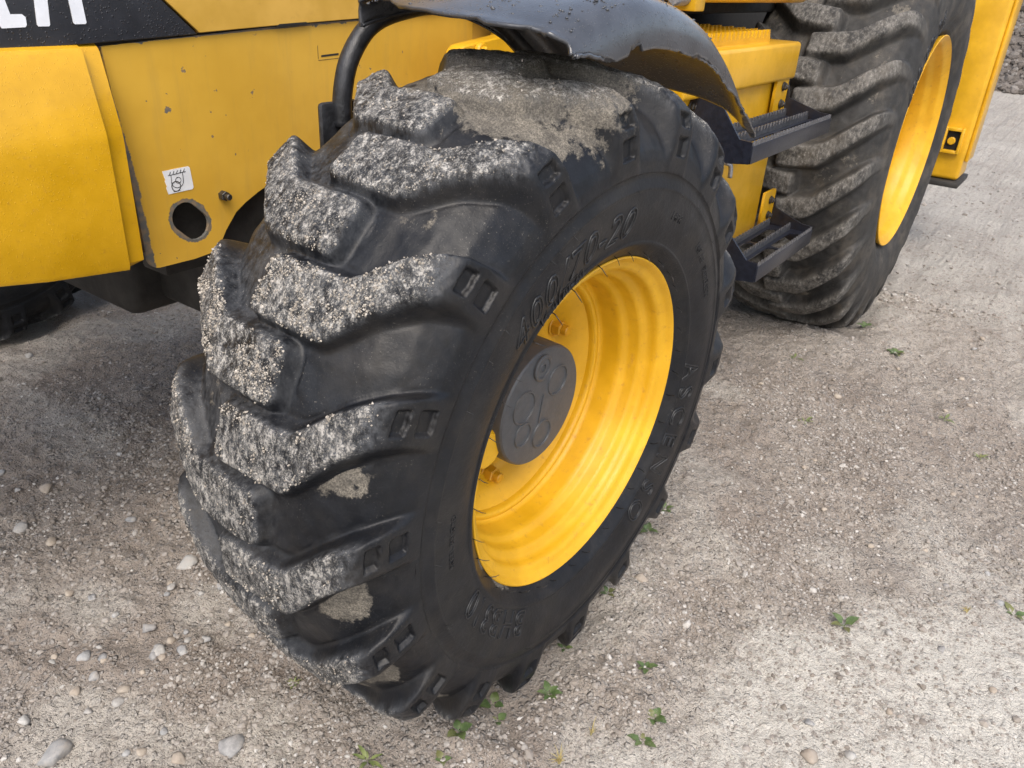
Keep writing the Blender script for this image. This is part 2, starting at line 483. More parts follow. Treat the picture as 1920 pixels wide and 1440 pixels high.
def gravel_mat(name, lo, mid, hi):
    m, n, l, b = new_mat(name); g = NB(m.node_tree); p = g.pos()
    t = g.attr('tone')
    c = g.mix(g.ramp(t, .0, .6), lo, mid)
    c = g.mix(g.ramp(t, .75, 1.0), c, hi)
    c = g.mix(g.math('MULTIPLY', g.ramp(g.noise(p, 120, 3, .6), .4, .65), .5), c, (.27, .23, .19))
    l.new(c, b.inputs['Base Color']); b.inputs['Roughness'].default_value = .88
    return m
M['gravel'] = gravel_mat('loose_grit', (.165, .145, .125), (.30, .275, .25), (.48, .465, .44))
M['heap'] = gravel_mat('wet_heap_stone', (.045, .038, .034), (.10, .088, .08), (.22, .21, .20))
M['crumb'] = gravel_mat('mud_crumb', (.24, .215, .18), (.38, .345, .295), (.54, .50, .45))

def leaf_mat(name, a, bcol):
    m, n, l, b = new_mat(name); g = NB(m.node_tree); p = g.pos()
    rnd = n.new('ShaderNodeObjectInfo').outputs['Random']
    lc = g.mix(g.ramp(g.noise(p, 70, 3), .3, .7), a, bcol)
    lc = g.mix(g.math('MULTIPLY', g.ramp(rnd, .55, 1.0), .6), lc, (.17, .15, .055))
    lc = g.mix(g.math('MULTIPLY', g.ramp(g.noise(p, 260, 3, .7), .5, .7), .35), lc, (.26, .235, .20))
    l.new(lc, b.inputs['Base Color'])
    b.inputs['Roughness'].default_value = .45
    b.inputs['Subsurface Weight'].default_value = .08
    b.inputs['Subsurface Radius'].default_value = (.01, .02, .005)
    return m
M['leaf'] = leaf_mat('weed_leaf', (.050, .088, .026), (.10, .145, .05))
M['leaf_dull'] = leaf_mat('weed_leaf_dull', (.10, .14, .04), (.19, .22, .08))
M['straw'] = leaf_mat('dry_blade', (.33, .25, .09), (.42, .36, .17))

# ------------------------------------------------------------------ ground
SINK = [  # (x, y, half length, half width, depth): where tyres press the dirt
    (0.0, 0.19, .20, .22, .028), (2.226, 0.225, .26, .27, .03), (0.0, 2.27, .20, .22, .028)]

def ground_height(x, y):
    crust = crust_mask(x, y)
    amp = 1 - .62 * crust
    far = smooth01((np.hypot(x, y) - 4) / 8)
    h = (vnoise(x, y, 0, 1.6, 1) - .5) * .030
    h = h + (vnoise(x, y, 0, 6, 2) - .5) * .016 * amp
    h = h + (vnoise(x, y, 0, 17, 3) - .5) * .012 * amp
    n4 = vnoise(x, y, 0, 38, 4); n5 = vnoise(x, y, 0, 75, 5)
    h = h + (np.maximum(n4, .42) - .55) * .015 * amp + (n5 - .5) * .0085 * (.35 + .65 * amp)
    # rill lines and old wheel marks running along the yard
    h = h + far * 0 + (vnoise(x * .35 + y * .8, y * 3.0 - x * .5, 0, 5, 6) - .5) * .014 * smooth01((x - .9) / 1.2)
    for (sx, sy, a, b, d) in SINK:
        q = np.maximum(np.abs(x - sx) / a, np.abs(y - sy) / b)
        h = np.where(q < 1.6, h * smooth01((q - .55) / .8), h)
        h = h - d * (1 - smooth01((q - .75) / .35))
        h = h + .010 * np.exp(-((q - 1.28) / .16) ** 2) * (.3 + vnoise(x, y, 0, 14, 7))
    return h

def crust_mask(x, y):
    n = vnoise(x, y, 0, 2.2, 21) * .6 + vnoise(x, y, 0, 6.5, 22) * .4
    a = smooth01((-.16 - y + (n - .5) * .7) / .28) * smooth01((1.15 - x * .9 + (n - .5) * .8) / .6)
    b = smooth01((n - .50) / .14) * smooth01((x + .2) / 1.0) * smooth01((.9 - y) / .6) * (.5 - .32 * smooth01((x - 1.2) / 1.2)) + .5 * smooth01((x - 1.2) / 1.5)
    c = smooth01((n - .58) / .12) * .45 * (1 - smooth01((x - .9) / 1.0))
    return np.clip(np.maximum(np.maximum(a, b), c), 0, 1)

def graded(lo, hi, step, far_lo, far_hi):
    core = np.arange(lo, hi + 1e-6, step)
    left, right = [], []
    s, v = step, lo
    while v > far_lo: s *= 1.16; v -= s; left.append(v)
    s, v = step, hi
    while v < far_hi: s *= 1.12; v += s; right.append(v)
    return np.concatenate([np.array(left[::-1]), core, np.array(right)])

gx = graded(-1.0, 2.3, .0078, -220, 260)
gy = graded(-1.0, 2.0, .0078, -220, 220)
GX, GY = np.meshgrid(gx, gy, indexing='ij')
GZ = ground_height(GX, GY)
GZ = np.where(np.hypot(GX, GY) > 40, 0.0, GZ)
nx, ny = len(gx), len(gy)
idx = np.arange(nx * ny).reshape(nx, ny)
gf = np.stack([idx[:-1, :-1], idx[1:, :-1], idx[1:, 1:], idx[:-1, 1:]], -1).reshape(-1, 4)
gv = np.stack([GX, GY, GZ], -1).reshape(-1, 3)
under_shade = np.exp(-((GX - .2) / .9) ** 2 - ((GY - 1.0) / .95) ** 2)  # mask of the shade painted into the dirt colour under the machine
under_shade = np.maximum(under_shade, .8 * np.exp(-((GX - 2.1) / .7) ** 2 - ((GY - .9) / .8) ** 2))
under_shade = under_shade * (vnoise(GX, GY, 0, 5, 31) * .6 + .35)
ground = obj('ground', mesh_from('ground', gv, gf, M['ground'], True,
             attrs={'crust': crust_mask(GX, GY).ravel(), 'under_shade': under_shade.ravel()}))
tag(ground, 'pale dry dirt yard strewn with grit and small stones', 'ground', kind='structure')

# ------------------------------------------------------------------ pieces of stone
def ico(sub):
    bm = bmesh.new(); bmesh.ops.create_icosphere(bm, subdivisions=sub, radius=1.0)
    v = np.array([tuple(a.co) for a in bm.verts]); f = np.array([[a.index for a in q.verts] for q in bm.faces]); bm.free()
    return v, f
ICO1 = ico(1)
ICO2 = ico(2)

def scatter_mesh(name, P, S, mat, tone, base=ICO1, jag=.28, flat=.65, seed=0):
    """many small stones joined in one mesh; P (n,3) centres, S (n,) radii"""
    r = np.random.default_rng(seed)
    bv, bf = base; n, k = len(P), len(bv)
    V = bv[None] * (1 + (r.random((n, k, 1)) - .5) * 2 * jag)
    V = V * np.stack([1 + (r.random(n) - .5) * .6, 1 + (r.random(n) - .5) * .6, flat + (r.random(n) - .5) * .3], -1)[:, None]
    a, t = r.random(n) * 6.283, (r.random(n) - .5) * .9
    c, s = np.cos(a)[:, None], np.sin(a)[:, None]
    ct, st = np.cos(t)[:, None], np.sin(t)[:, None]
    x, y, z = V[..., 0], V[..., 1], V[..., 2]
    x, z = x * ct - z * st, x * st + z * ct
    V = np.stack([x * c - y * s, x * s + y * c, z], -1) * S[:, None, None] + P[:, None]
    F = (bf[None] + (np.arange(n) * k)[:, None, None]).reshape(-1, 3)
    return mesh_from(name, V.reshape(-1, 3), F, mat, False, attrs={'tone': np.repeat(tone, k)})

def blocked(x, y):
    """under a tyre's footprint"""
    b = np.zeros(len(x), bool)
    for (sx, sy, a, w, d) in SINK:
        b |= (np.abs(x - sx) < a * .9) & (np.abs(y - sy) < w * .9)
    return b

# grit: nobody could count it
gp = []
for (x0, x1, y0, y1, cnt) in ((-.95, .0, .15, 1.6, 26000), (-.5, .6, -.55, .1, 9000), (.2, 1.4, -.75, .2, 11000), (1.0, 2.6, -.8, .2, 7000), (-.3, .6, 1.2, 2.1, 5000), (2.4, 6, -1.2, .3, 2500)):
    x = x0 + (x1 - x0) * rng.random(cnt); y = y0 + (y1 - y0) * rng.random(cnt)
    dens = smooth01((vnoise(x, y, 0, 4.5, 41) - .28) / .4) * (1 - .72 * crust_mask(x, y))
    ok = (rng.random(cnt) < dens + .10) & ~blocked(x, y)
    gp.append(np.stack([x[ok], y[ok]], -1))
gp = np.concatenate(gp)
gs = .0015 + .0034 * rng.random(len(gp)) ** 2.2 + .0050 * (rng.random(len(gp)) > .96) * rng.random(len(gp))
gs = np.where(gp[:, 0] > 2.4, gs * 2, gs)
gz = ground_height(gp[:, 0], gp[:, 1])
grit = obj('grit', scatter_mesh('grit', np.column_stack([gp, gz + gs * .15]), gs, M['gravel'], rng.random(len(gp)), seed=3))
tag(grit, 'fine loose grit scattered over the dirt', 'gravel', kind='stuff')

pp = []
for (x0, x1, y0, y1, cnt) in ((-.95, .0, .15, 1.7, 2600), (-.5, .6, -.6, .1, 900), (.2, 1.5, -.8, .25, 2200), (1.2, 3.4, -.9, .2, 1700)):
    x = x0 + (x1 - x0) * rng.random(cnt); y = y0 + (y1 - y0) * rng.random(cnt)
    dens = smooth01((vnoise(x, y, 0, 3.5, 44) - .30) / .4) * (1 - .8 * crust_mask(x, y))
    ok = (rng.random(cnt) < dens + .06) & ~blocked(x, y)
    pp.append(np.stack([x[ok], y[ok]], -1))
pp = np.concatenate(pp)
ps = .0026 + .0042 * rng.random(len(pp)) ** 2.0
peb = obj('pebbles', scatter_mesh('pebbles', np.column_stack([pp, ground_height(pp[:, 0], pp[:, 1]) - ps * .05]), ps, M['gravel'], rng.random(len(pp)) * .85, base=ICO2, jag=.10, flat=.75, seed=8))
tag(peb, 'small dusty pebbles half buried in the dirt', 'gravel', kind='stuff')

# single stones, each a thing
stone_meshes = []
for k in range(9):
    r = np.random.default_rng(100 + k)
    v, f = ICO2[0].copy(), ICO2[1]
    for _ in range(9):      # chop flat facets
        d = r.normal(size=3); d /= np.linalg.norm(d); h = .50 + .30 * r.random()
        q = v @ d; v = v - np.maximum(q - h, 0)[:, None] * d
    v = v * np.array([1.0, .72 + .25 * r.random(), .5 + .22 * r.random()])
    v = v + (r.random(v.shape) - .5) * .03
    bm = bmesh.new(); bv = [bm.verts.new(p) for p in v]
    for q in f: bm.faces.new([bv[i] for i in q])
    me = bpy.data.meshes.new('stone'); 
    for q in bm.faces: q.smooth = True
    for e in bm.edges:
        if len(e.link_faces) == 2 and e.calc_face_angle(0) > R(8): e.smooth = False
    bm.to_mesh(me); bm.free()
    stone_meshes.append(me)

def place_stone(x, y, rad, mkey, label, group, k=None):
    k = random.randrange(9) if k is None else k
    key = (k, mkey)
    if key not in STONE_CACHE:
        me = stone_meshes[k].copy(); me.name = 'stone'; me.materials.append(M[mkey]); STONE_CACHE[key] = me
    o = bpy.data.objects.new('stone', STONE_CACHE[key]); COL.objects.link(o)
    z = float(ground_height(np.array([x]), np.array([y]))[0])
    rad *= 1.2
    o.location = (x, y, z + rad * .12); o.scale = (rad, rad, rad)
    o.rotation_euler = (random.uniform(-.25, .25), random.uniform(-.25, .25), random.uniform(0, 6.28))
    tag(o, label, 'stone', group)
    return o
STONE_CACHE = {}
big_stones = [
    (-.283, .754, .021, 'stone_white', 'large pale angular stone beside the muddy side of the front tyre'),
    (-.278, .637, .013, 'stone_grey', 'smooth grey stone touching the shadow of the front tyre'),
    (-.501, .322, .023, 'stone_grey', 'wide flat grey stone ahead of the front tyre, tilted in the dirt'),
    (-.681, .524, .025, 'stone_grey', 'biggest weathered grey stone, standing alone on open dirt'),
    (.283, -.025, .018, 'stone_tan', 'round tan stone by the outer side of the front tyre'),
    (.072, -.448, .016, 'stone_tan', 'brown rounded stone on the pale dirt crust'),
    (.497, -.384, .009, 'stone_white', 'small white stone below the three leafed weed'),
    (1.439, -.116, .013, 'stone_tan', 'tan stone on the dirt under the lower step')]
for x, y, r_, mk, lb in big_stones:
    place_stone(x, y, r_, mk, lb, None)
mid_stones = [(-.349,.708,.010),(-.438,.649,.014),(-.459,.583,.017),(-.434,.546,.012),(-.548,.554,.013),(-.564,.537,.010),(-.567,.366,.014),
    (-.325,1.245,.019),(-.436,1.135,.017),(-.419,1.033,.014),(-.023,1.931,.013),(-.599,.414,.009),(-.212,.681,.010),(-.316,.368,.007),
    (-.679,.622,.010),(-.362,1.385,.011),(-.478,.854,.009)]
for _ in range(48):
    x, y = (random.gauss(-.45, .13), random.gauss(.58, .14)) if random.random() < .55 else (random.uniform(-.9, .05), random.uniform(.25, 1.75))
    if not blocked(np.array([x]), np.array([y]))[0] and not (x > -.3 and y < .5):
        mid_stones.append((x, y, .0068 + .0065 * random.random() ** 2))
for x, y, r_ in mid_stones:
    mk = random.choice(('stone_grey', 'stone_grey', 'stone_grey', 'stone_tan', 'stone_tan', 'stone_tan', 'stone_white'))
    col = {'stone_grey': 'grey', 'stone_tan': 'tan', 'stone_white': 'whitish'}[mk]
    sz = 'fist-sized' if r_ > .03 else ('small' if r_ > .009 else 'tiny')
    place_stone(x, y, r_, mk, f'{sz} {col} stone on the dirt ahead of the front axle', f'{sz} {col} stones ahead of the axle')
side_stones = [(.79,-.497,.006),(.135,-.428,.009),(1.342,.101,.011),(.449,-.491,.009),(.79,-.625,.008),(.954,-.166,.010),(2.276,-.413,.010),(1.842,-.408,.010),(1.559,-.406,.009)]
for _ in range(26):
    x, y = random.uniform(.0, 2.3), random.uniform(-.75, .15)
    if y > -.05 and x < .45: continue
    if not blocked(np.array([x]), np.array([y]))[0]:
        side_stones.append((x, y, .0066 + .005 * random.random() ** 2.2))
for x, y, r_ in side_stones:
    mk = random.choice(('stone_grey', 'stone_tan', 'stone_tan', 'stone_white'))
    col = {'stone_grey': 'grey', 'stone_tan': 'tan', 'stone_white': 'whitish'}[mk]
    sz = 'small' if r_ > .0085 else 'tiny'
    place_stone(x, y, r_, mk, f'{sz} {col} stone on the dirt alongside the wheels', f'{sz} {col} stones alongside the wheels')

# heap of broken stone behind the machine
hx = np.linspace(11.6, 24, 90); hy = np.linspace(-14, 16, 150)
HX, HY = np.meshgrid(hx, hy, indexing='ij')
def heap_h(x, y):
    front = 12.2 + (vnoise(y, 0, 0, .6, 51) - .5) * .9
    return np.clip((x - front) * .62, -.15, 3.2) * (.8 + .4 * vnoise(x, y, 0, .5, 52)) + (vnoise(x, y, 0, 2.4, 53) - .5) * .22 - .02
HZ = heap_h(HX, HY)
ii = np.arange(HX.size).reshape(HX.shape)
hf = np.stack([ii[:-1, :-1], ii[1:, :-1], ii[1:, 1:], ii[:-1, 1:]], -1).reshape(-1, 4)
heap = obj('gravel_heap', mesh_from('gravel_heap', np.stack([HX, HY, HZ], -1).reshape(-1, 3), hf, M['heap'], True, attrs={'tone': np.full(HX.size, .25)}))
tag(heap, 'dark heap of broken stone behind the machine', 'heap', kind='structure')
x = 11.9 + 5.5 * rng.random(9000) ** 1.3; y = -3 + 7 * rng.random(9000)
z = heap_h(x, y)
s_ = .02 + .05 * rng.random(9000) ** 2
keep = z > -.03
hp = obj('heap_stones', scatter_mesh('heap_stones', np.column_stack([x, y, np.maximum(z, 0) + s_ * .3])[keep], s_[keep], M['heap'], rng.random(9000)[keep], flat=.8, seed=9))
tag(hp, 'dark broken stones covering the heap', 'gravel', kind='stuff')

# ------------------------------------------------------------------ weeds
def leaf_mesh(name, L, W, curl, mat, seed):
    r = np.random.default_rng(seed)
    n, vs, fs = 7, [], []
    for i in range(n):
        t = i / (n - 1)
        w = W * (math.sin(math.pi * min(1, t * .93 + .07) ** .85)) ** .8 if t > .22 else W * .10 + W * .5 * max(0, t - .12)
        w = max(w, W * .04)
        zz = curl * .6 * (math.sin(t * 2.4)) * L
        wob = (r.random() - .5) * W * .2
        vs += [(t * L, -w + wob, zz + w * .2), (t * L, wob * .6, zz), (t * L, w + wob, zz + w * .2)]
    for i in range(n - 1):
        a = i * 3
        fs += [(a, a+3, a+4, a+1), (a+1, a+4, a+5, a+2)]
    return mesh_from(name, vs, fs, mat, True)
LEAVES = {(k, w): leaf_mesh('leaf', 1.0, wd, .22 + .1 * k, M[mk], 7 * k + 1)
          for k in range(3) for w, wd, mk in (('broad', .24, 'leaf'), ('oval', .34, 'leaf'), ('narrow', .12, 'leaf_dull'))}

def weed(x, y, size, n, kind, label, group=None, angs=None):
    z = float(ground_height(np.array([x]), np.array([y]))[0])
    root = bpy.data.objects.new('weed', None); COL.objects.link(root)
    root.location = (x, y, z - .001); root.empty_display_size = .02
    tag(root, label, 'weed', group)
    a0 = random.uniform(0, 6.28)
    for i in range(n):
        lf = bpy.data.objects.new('leaf', LEAVES[(random.randrange(3), kind)])
        link(lf, root)
        a = angs[i] if angs else a0 + i * 6.28 / n + random.uniform(-.35, .35)
        s = size * random.uniform(.5, .95)
        s *= .85; lf.matrix_local = Matrix.Rotation(a, 4, 'Z') @ Matrix.Rotation(-random.uniform(.0, .3), 4, 'Y') @ Matrix.Diagonal((s, s, s, 1))
    return root
weed(.413, -.412, .050, 4, 'broad', 'three leafed green weed lying on the pale dirt crust', angs=[-2.6, 2.2, -.6, 1.2])
weed(-.080, -.027, .040, 7, 'broad', 'bushiest green weed, just outside the front tyre lugs')
weed(-.152, .045, .042, 3, 'oval', 'tall weed with two round leaves against the bottom lug', angs=[.4, -1.2, 2.6])
weed(-.179, .014, .030, 3, 'oval', 'low round leaved weed beside the bottom lug')
weed(.068, -.144, .034, 5, 'broad', 'pointed leaved weed growing by itself on brown dirt outside the front tyre')
weed(-.02, -.205, .036, 5, 'oval', 'rounder leaved weed of the close pair on the pale crust')
weed(-.071, -.21, .034, 5, 'broad', 'pointed leaved weed of the close pair on the pale crust')
for x, y, s, n in ((-.259, .038, .034, 4), (-.31, .03, .026, 4)):
    weed(x, y, s, n, 'oval', 'small round leaved weed ahead of the bottom lug of the front tyre', 'small round leaved weeds ahead of the bottom lug')
weed(.684, -.689, .045, 4, 'broad', 'broad leaved weed at the far rim of the pale crust')
for x, y, s, n in ((.205,.014,.028,4), (.041,.016,.030,4), (.525,.041,.035,5), (.436,.038,.035,5)):
    weed(x, y, s, n, 'broad', 'little weed growing along the outer edge of the front tyre', 'weeds along the front tyre')
for x, y, s, n in ((1.373,-.536,.045,6), (1.215,-.084,.04,5), (1.642,.086,.05,5), (1.503,-.416,.045,6)):
    weed(x, y, s, n, 'narrow', 'dull thin leaved weed on bare dirt between the wheels', 'weeds between the wheels')
for x, y, s, n in ((2.127,-.035,.06,6), (1.918,-.188,.06,6)):
    weed(x, y, s, n, 'broad', 'green weed on the dirt beside the rear tyre', 'weeds beside the rear tyre')
weed(-.351, .342, .030, 8, 'narrow', 'feathery weed in front of the muddy tread')
for x, y, s, n in ((-.381,.128,.040,7), (-.40,.09,.036,7)):
    weed(x, y, s, n, 'narrow', 'dark mossy weed on the dirt below the tread', 'mossy weeds below the tread')

def tuft(x, y, h, n, label, mat):
    z = float(ground_height(np.array([x]), np.array([y]))[0])
    root = bpy.data.objects.new('grass_tuft', None); COL.objects.link(root); root.location = (x, y, z - .002)
    tag(root, label, 'grass')
    for i in range(n):
        a = random.uniform(0, 6.28); ln = h * random.uniform(.5, 1.1); sp = random.uniform(.2, .9)
        p = [(0, 0, 0), (math.cos(a)*ln*sp*.35, math.sin(a)*ln*sp*.35, ln*.6), (math.cos(a)*ln*sp, math.sin(a)*ln*sp, ln*(1-.4*sp))]
        tube('blade', spline(p, 4), [.0011, .0011, .001, .001, .0009, .0008, .0006, .0004, .0002], mat, root, 4)
tuft(-.192, -.121, .035, 12, 'dry yellow grass tuft on the dirt outside the front tyre', M['straw'])
tuft(-.115, -.135, .03, 8, 'thin straw coloured grass beside the leafy weeds', M['straw'])
tuft(.06, .035, .05, 5, 'withered stalks hanging at the foot of the front tyre', M['straw'])
tuft(.618, -.607, .022, 12, 'short dry grass tuft on the pale crust', M['straw'])

# ------------------------------------------------------------------ the machine
loader = bpy.data.objects.new('backhoe_loader', None)
COL.objects.link(loader)
loader.location = (0, 0, 0)
tag(loader, 'yellow backhoe loader with mud caked front tyre and cracked black mudguard', 'backhoe')

# ---- tyres as height fields; every lug is cut out as a piece of its own
def make_tyre(name, parent, frame, N, n_per, rows_half, prof_t, base, lug, side, cl, hwid, nose, phase, lug_mat, halfw, dust_fn, draft, pockets, wear_seed):
    """local frame: z = axle outwards, angle about z. base / lug: (lateral from tyre centre, radius) at prof_t."""
    t = np.linspace(0, 1, rows_half)
    b = np.array(base); lg = np.array(lug)
    def smoothp(P):
        tt = np.array(prof_t)
        d = np.linspace(0, 1, 400)
        q = np.stack([np.interp(d, tt, P[:, 0]), np.interp(d, tt, P[:, 1])], -1)
        k = np.hanning(33); k /= k.sum()
        pad = np.concatenate([np.stack([-q[16:0:-1, 0], q[16:0:-1, 1]], -1), q, 2*q[-1] - q[-2:-18:-1]])
        q = np.stack([np.convolve(pad[:, i], k, 'valid') for i in (0, 1)], -1)
        return np.stack([np.interp(t, d, q[:, i]) for i in (0, 1)], -1)
    B, L = smoothp(b), smoothp(lg)
    S = np.array(side)                               # below the ring, to the bead
    # full list of rows: inner bead .. inner ring .. centre .. outer ring .. outer bead
    ns = len(S)
    half_lat = np.concatenate([B[:, 0], S[:, 0]]); half_rad = np.concatenate([B[:, 1], S[:, 1]])
    lug_lat = np.concatenate([L[:, 0], S[:, 0]]); lug_rad = np.concatenate([L[:, 1], S[:, 1]])
    tt = np.concatenate([t, np.full(ns, 1.5)])
    rowsB = np.concatenate([np.stack([-half_lat, half_rad], -1)[:0:-1], np.stack([half_lat, half_rad], -1)])
    rowsL = np.concatenate([np.stack([-lug_lat, lug_rad], -1)[:0:-1], np.stack([lug_lat, lug_rad], -1)])
    T = np.concatenate([-tt[:0:-1], tt])
    ell = rowsL[:, 0]
    nt = N * n_per
    th = np.arange(nt) * 2 * math.pi / nt
    pitch = 2 * math.pi / N
    Rm = rowsL[:, 1]
    mask = np.zeros((nt, len(T))); owner = np.full((nt, len(T)), -1, int)
    reld = np.zeros((nt, len(T)))
    for side_i, sgn in ((0, 1), (1, -1)):
        le = ell * sgn
        # along the side wall follow arc length past the shoulder, so use |T| there
        c0 = np.interp(np.where(np.abs(T) <= 1, T * sgn, 9), cl[0], cl[1]) * math.pi / 180
        hw = np.interp(np.where(np.abs(T) <= 1, T * sgn, 9), hwid[0], hwid[1]) * math.pi / 180
        kk = np.hanning(15); kk /= kk.sum()
        c0 = np.convolve(np.pad(c0, 7, mode='edge'), kk, 'valid'); hw = np.convolve(np.pad(hw, 7, mode='edge'), kk, 'valid')
        rc = .011 if pockets else .007
        over = np.maximum(nose + rc - le, 0)
        alive = np.abs(T) <= 1.0
        ph = phase * math.pi / 180 + (pitch / 2 if side_i else 0)
        for k in range(N):
            dth = (th[:, None] - (ph + k * pitch) - c0[None] + math.pi) % (2 * math.pi) - math.pi
            dm = np.maximum((np.abs(dth) - hw[None]) * Rm[None] + rc, 0)
            d = np.maximum(np.sqrt(dm ** 2 + over[None] ** 2) - rc, 0)
            x = np.clip(1 - d / draft, 0, 1)
            m = .25 * x + .75 * x * x * (3 - 2 * x)
            m = np.where(alive[None], m, 0)
            up = m > mask
            mask = np.where(up, m, mask)
            owner = np.where(up & (m > .06), side_i * N + k, owner)
            if True:
                reld = np.where(up, dth / np.maximum(hw[None], 1e-4), reld)
    for _ in range(2):
        mask = .25 * np.roll(mask, 1, 0) + .5 * mask + .25 * np.roll(mask, -1, 0)
        mask[:, 1:-1] = .25 * mask[:, :-2] + .5 * mask[:, 1:-1] + .25 * mask[:, 2:]
    lat = rowsB[None, :, 0] + mask * (rowsL - rowsB)[None, :, 0]
    rad = rowsB[None, :, 1] + mask * (rowsL - rowsB)[None, :, 1]
    if pockets:
        aT = np.abs(T)[None]
        pk = np.zeros_like(mask)
        for (a, c_) in pockets:
            pk = np.maximum(pk, smooth01((aT - a) / .018) * smooth01((c_ - aT) / .018))
        pk = pk * smooth01((.66 - np.abs(reld + .02)) / .14) * (mask > .9)
        lat = lat - np.sign(ell)[None] * pk * .0065
        rad = rad - pk * .003
    # a little wear and unevenness
    cz, sz = np.cos(th)[:, None], np.sin(th)[:, None]
    X, Y = rad * cz, rad * sz
    dil = mask.copy()
    for a_ in (-2, -1, 1, 2):
        dil = np.maximum(dil, np.roll(mask, a_, 0)); dil = np.maximum(dil, np.roll(mask, a_, 1))
    nz = (vnoise(X, Y, lat, 22, wear_seed) - .5) * .004 + (vnoise(X, Y, lat, 70, wear_seed + 1) - .5) * .0022
    topm = mask * smooth01((mask - .55) / .35)
    rough = (vnoise(X, Y, lat, 150, wear_seed + 2) - .5) * .0022 + (vnoise(X, Y, lat, 330, wear_seed + 3) - .5) * .0014
    rad = rad + (nz * (np.abs(T)[None] < .95) * np.maximum(smooth01((mask - .55) / .3), 1 - smooth01(dil / .03)) + rough * topm)
    X, Y = rad * cz, rad * sz
    P = np.stack([X, Y, lat - halfw], -1)            # tyre centre lies halfw inside the rim face
    du = np.roll(P, -1, 0) - np.roll(P, 1, 0)
    dv = np.gradient(P, axis=1)
    NN = np.cross(du, dv); NN /= np.linalg.norm(NN, axis=-1, keepdims=True) + 1e-12
    if (NN[:, len(T)//2] * np.stack([cz[:, 0], sz[:, 0], 0 * th], -1)).sum() < 0: NN = -NN; flip = True
    else: flip = False
    top = topm * (1 - smooth01((np.abs(ell)[None] - halfw * .92) / (halfw * .2)))
    top = np.maximum(top, .42 * smooth01((.09 - ell) / .10)[None] * smooth01((ell + halfw * .98) / .03)[None])
    dust = dust_fn(np.degrees(th)[:, None], ell[None], mask, P)
    nr = len(T)
    vid = np.arange(nt * nr).reshape(nt, nr)
    q = np.stack([vid[:, :-1], np.roll(vid, -1, 0)[:, :-1], np.roll(vid, -1, 0)[:, 1:], vid[:, 1:]], -1)
    if flip: q = q[..., ::-1]
    fo = np.where((owner[:, :-1] >= 0) & (owner[:, :-1] == np.roll(owner, -1, 0)[:, 1:]) & (np.minimum(mask[:, :-1], np.roll(mask, -1, 0)[:, 1:]) > .08), owner[:, :-1], -1)
    PV, NV = P.reshape(-1, 3), NN.reshape(-1, 3)
    AT = {'top': top.ravel(), 'dust': np.broadcast_to(dust, mask.shape).ravel()}
    def cut(sel, nm):
        f = q[sel]; u, inv = np.unique(f.ravel(), return_inverse=True)
        return mesh_from(nm, PV[u], inv.reshape(-1, 4), lug_mat, True, NV[u], {k: v[u] for k, v in AT.items()})
    ty = obj(name, cut(fo == -1, name), parent, frame)
    for side_i in (0, 1):
        for k in range(N):
            key = side_i * N + k
            if k == 0: me = cut(fo == key, 'tread_lug')
            o = bpy.data.objects.new('tread_lug', me)
            link(o, ty, Matrix.Rotation(k * pitch, 4, 'Z'))
    return ty, P, mask, top, ell, th

def frame_at(c, n):
    n = Vector(n).normalized(); u = Vector((0, 0, 1)).cross(n).normalized(); v = n.cross(u)
    return Matrix(((u.x, v.x, n.x, c[0]), (u.y, v.y, n.y, c[1]), (u.z, v.z, n.z, c[2]), (0, 0, 0, 1)))

FRONT = frame_at((0, 0, .5012), (-.0370135, -.9989654, -.0264216))
pt_ = [0, .25, .45, .6, .7, .8, .9, 1.0]
f_base = [(0,.514),(.07,.510),(.125,.496),(.160,.473),(.177,.452),(.186,.437),(.191,.422),(.193,.407)]
f_lug = [(0,.535),(.07,.532),(.125,.525),(.164,.513),(.184,.496),(.192,.470),(.195,.44),(.194,.407)]
f_side = [(.1905,.4045),(.1925,.398),(.195,.389),(.1966,.3865),(.1966,.3835),(.1955,.381),(.1965,.37),(.1965,.355),(.194,.337),(.190,.319),(.1865,.309),(.188,.3065),(.188,.303),(.184,.299),(.1775,.291),(.172,.284),(.167,.278),(.160,.272)]
def f_dust(deg, ell, mask, P):
    d = np.zeros(mask.shape)
    for (a, l, sa, sl, w) in ((108, .07, 6, .10, 1.0), (109, .15, 5, .04, .9), (95, .02, 9, .10, .75), (97, .13, 5, .05, .5), (84, .03, 8, .1, .55), (164.5, .125, 4.6, .05, .85),
                              (185, .145, 5, .05, .85), (205, .13, 6, .08, 1.0), (224, .12, 9, .1, 1.0), (130, .1, 5, .05, .35), (143, .14, 5, .04, .25), (140, -.10, 10, .04, .3), (160, -.1, 12, .04, .35)):
        dd = (deg - a + 180) % 360 - 180
        d = np.maximum(d, w * np.exp(-(dd / sa) ** 2 - ((ell - l) / sl) ** 2))
    return d * (1 - smooth01(mask / .07)) * smooth01((.185 - np.abs(ell)) / .02)
ftyre, FP, fmask, ftop, fell, fth = make_tyre('front_tyre', loader, FRONT, 18, 76, 150, pt_, f_base, f_lug, f_side,
    ([-.3, 0, .28, .36, .46, .6, .7, .8, 1.0, 9], [.2, .1, 0, -2.2, -5.4, -8.6, -10.0, -10.6, -11.0, -11]),
    ([-.3, 0, .28, .36, .46, .6, .7, .8, 1.0, 9], [3.7, 3.75, 3.75, 3.6, 3.3, 3.0, 3.0, 3.1, 3.4, 3.4]),
    -.036, 145.1, M['rubber'], .170, f_dust, .0145, ((.715, .795), (.83, .93)), 61)

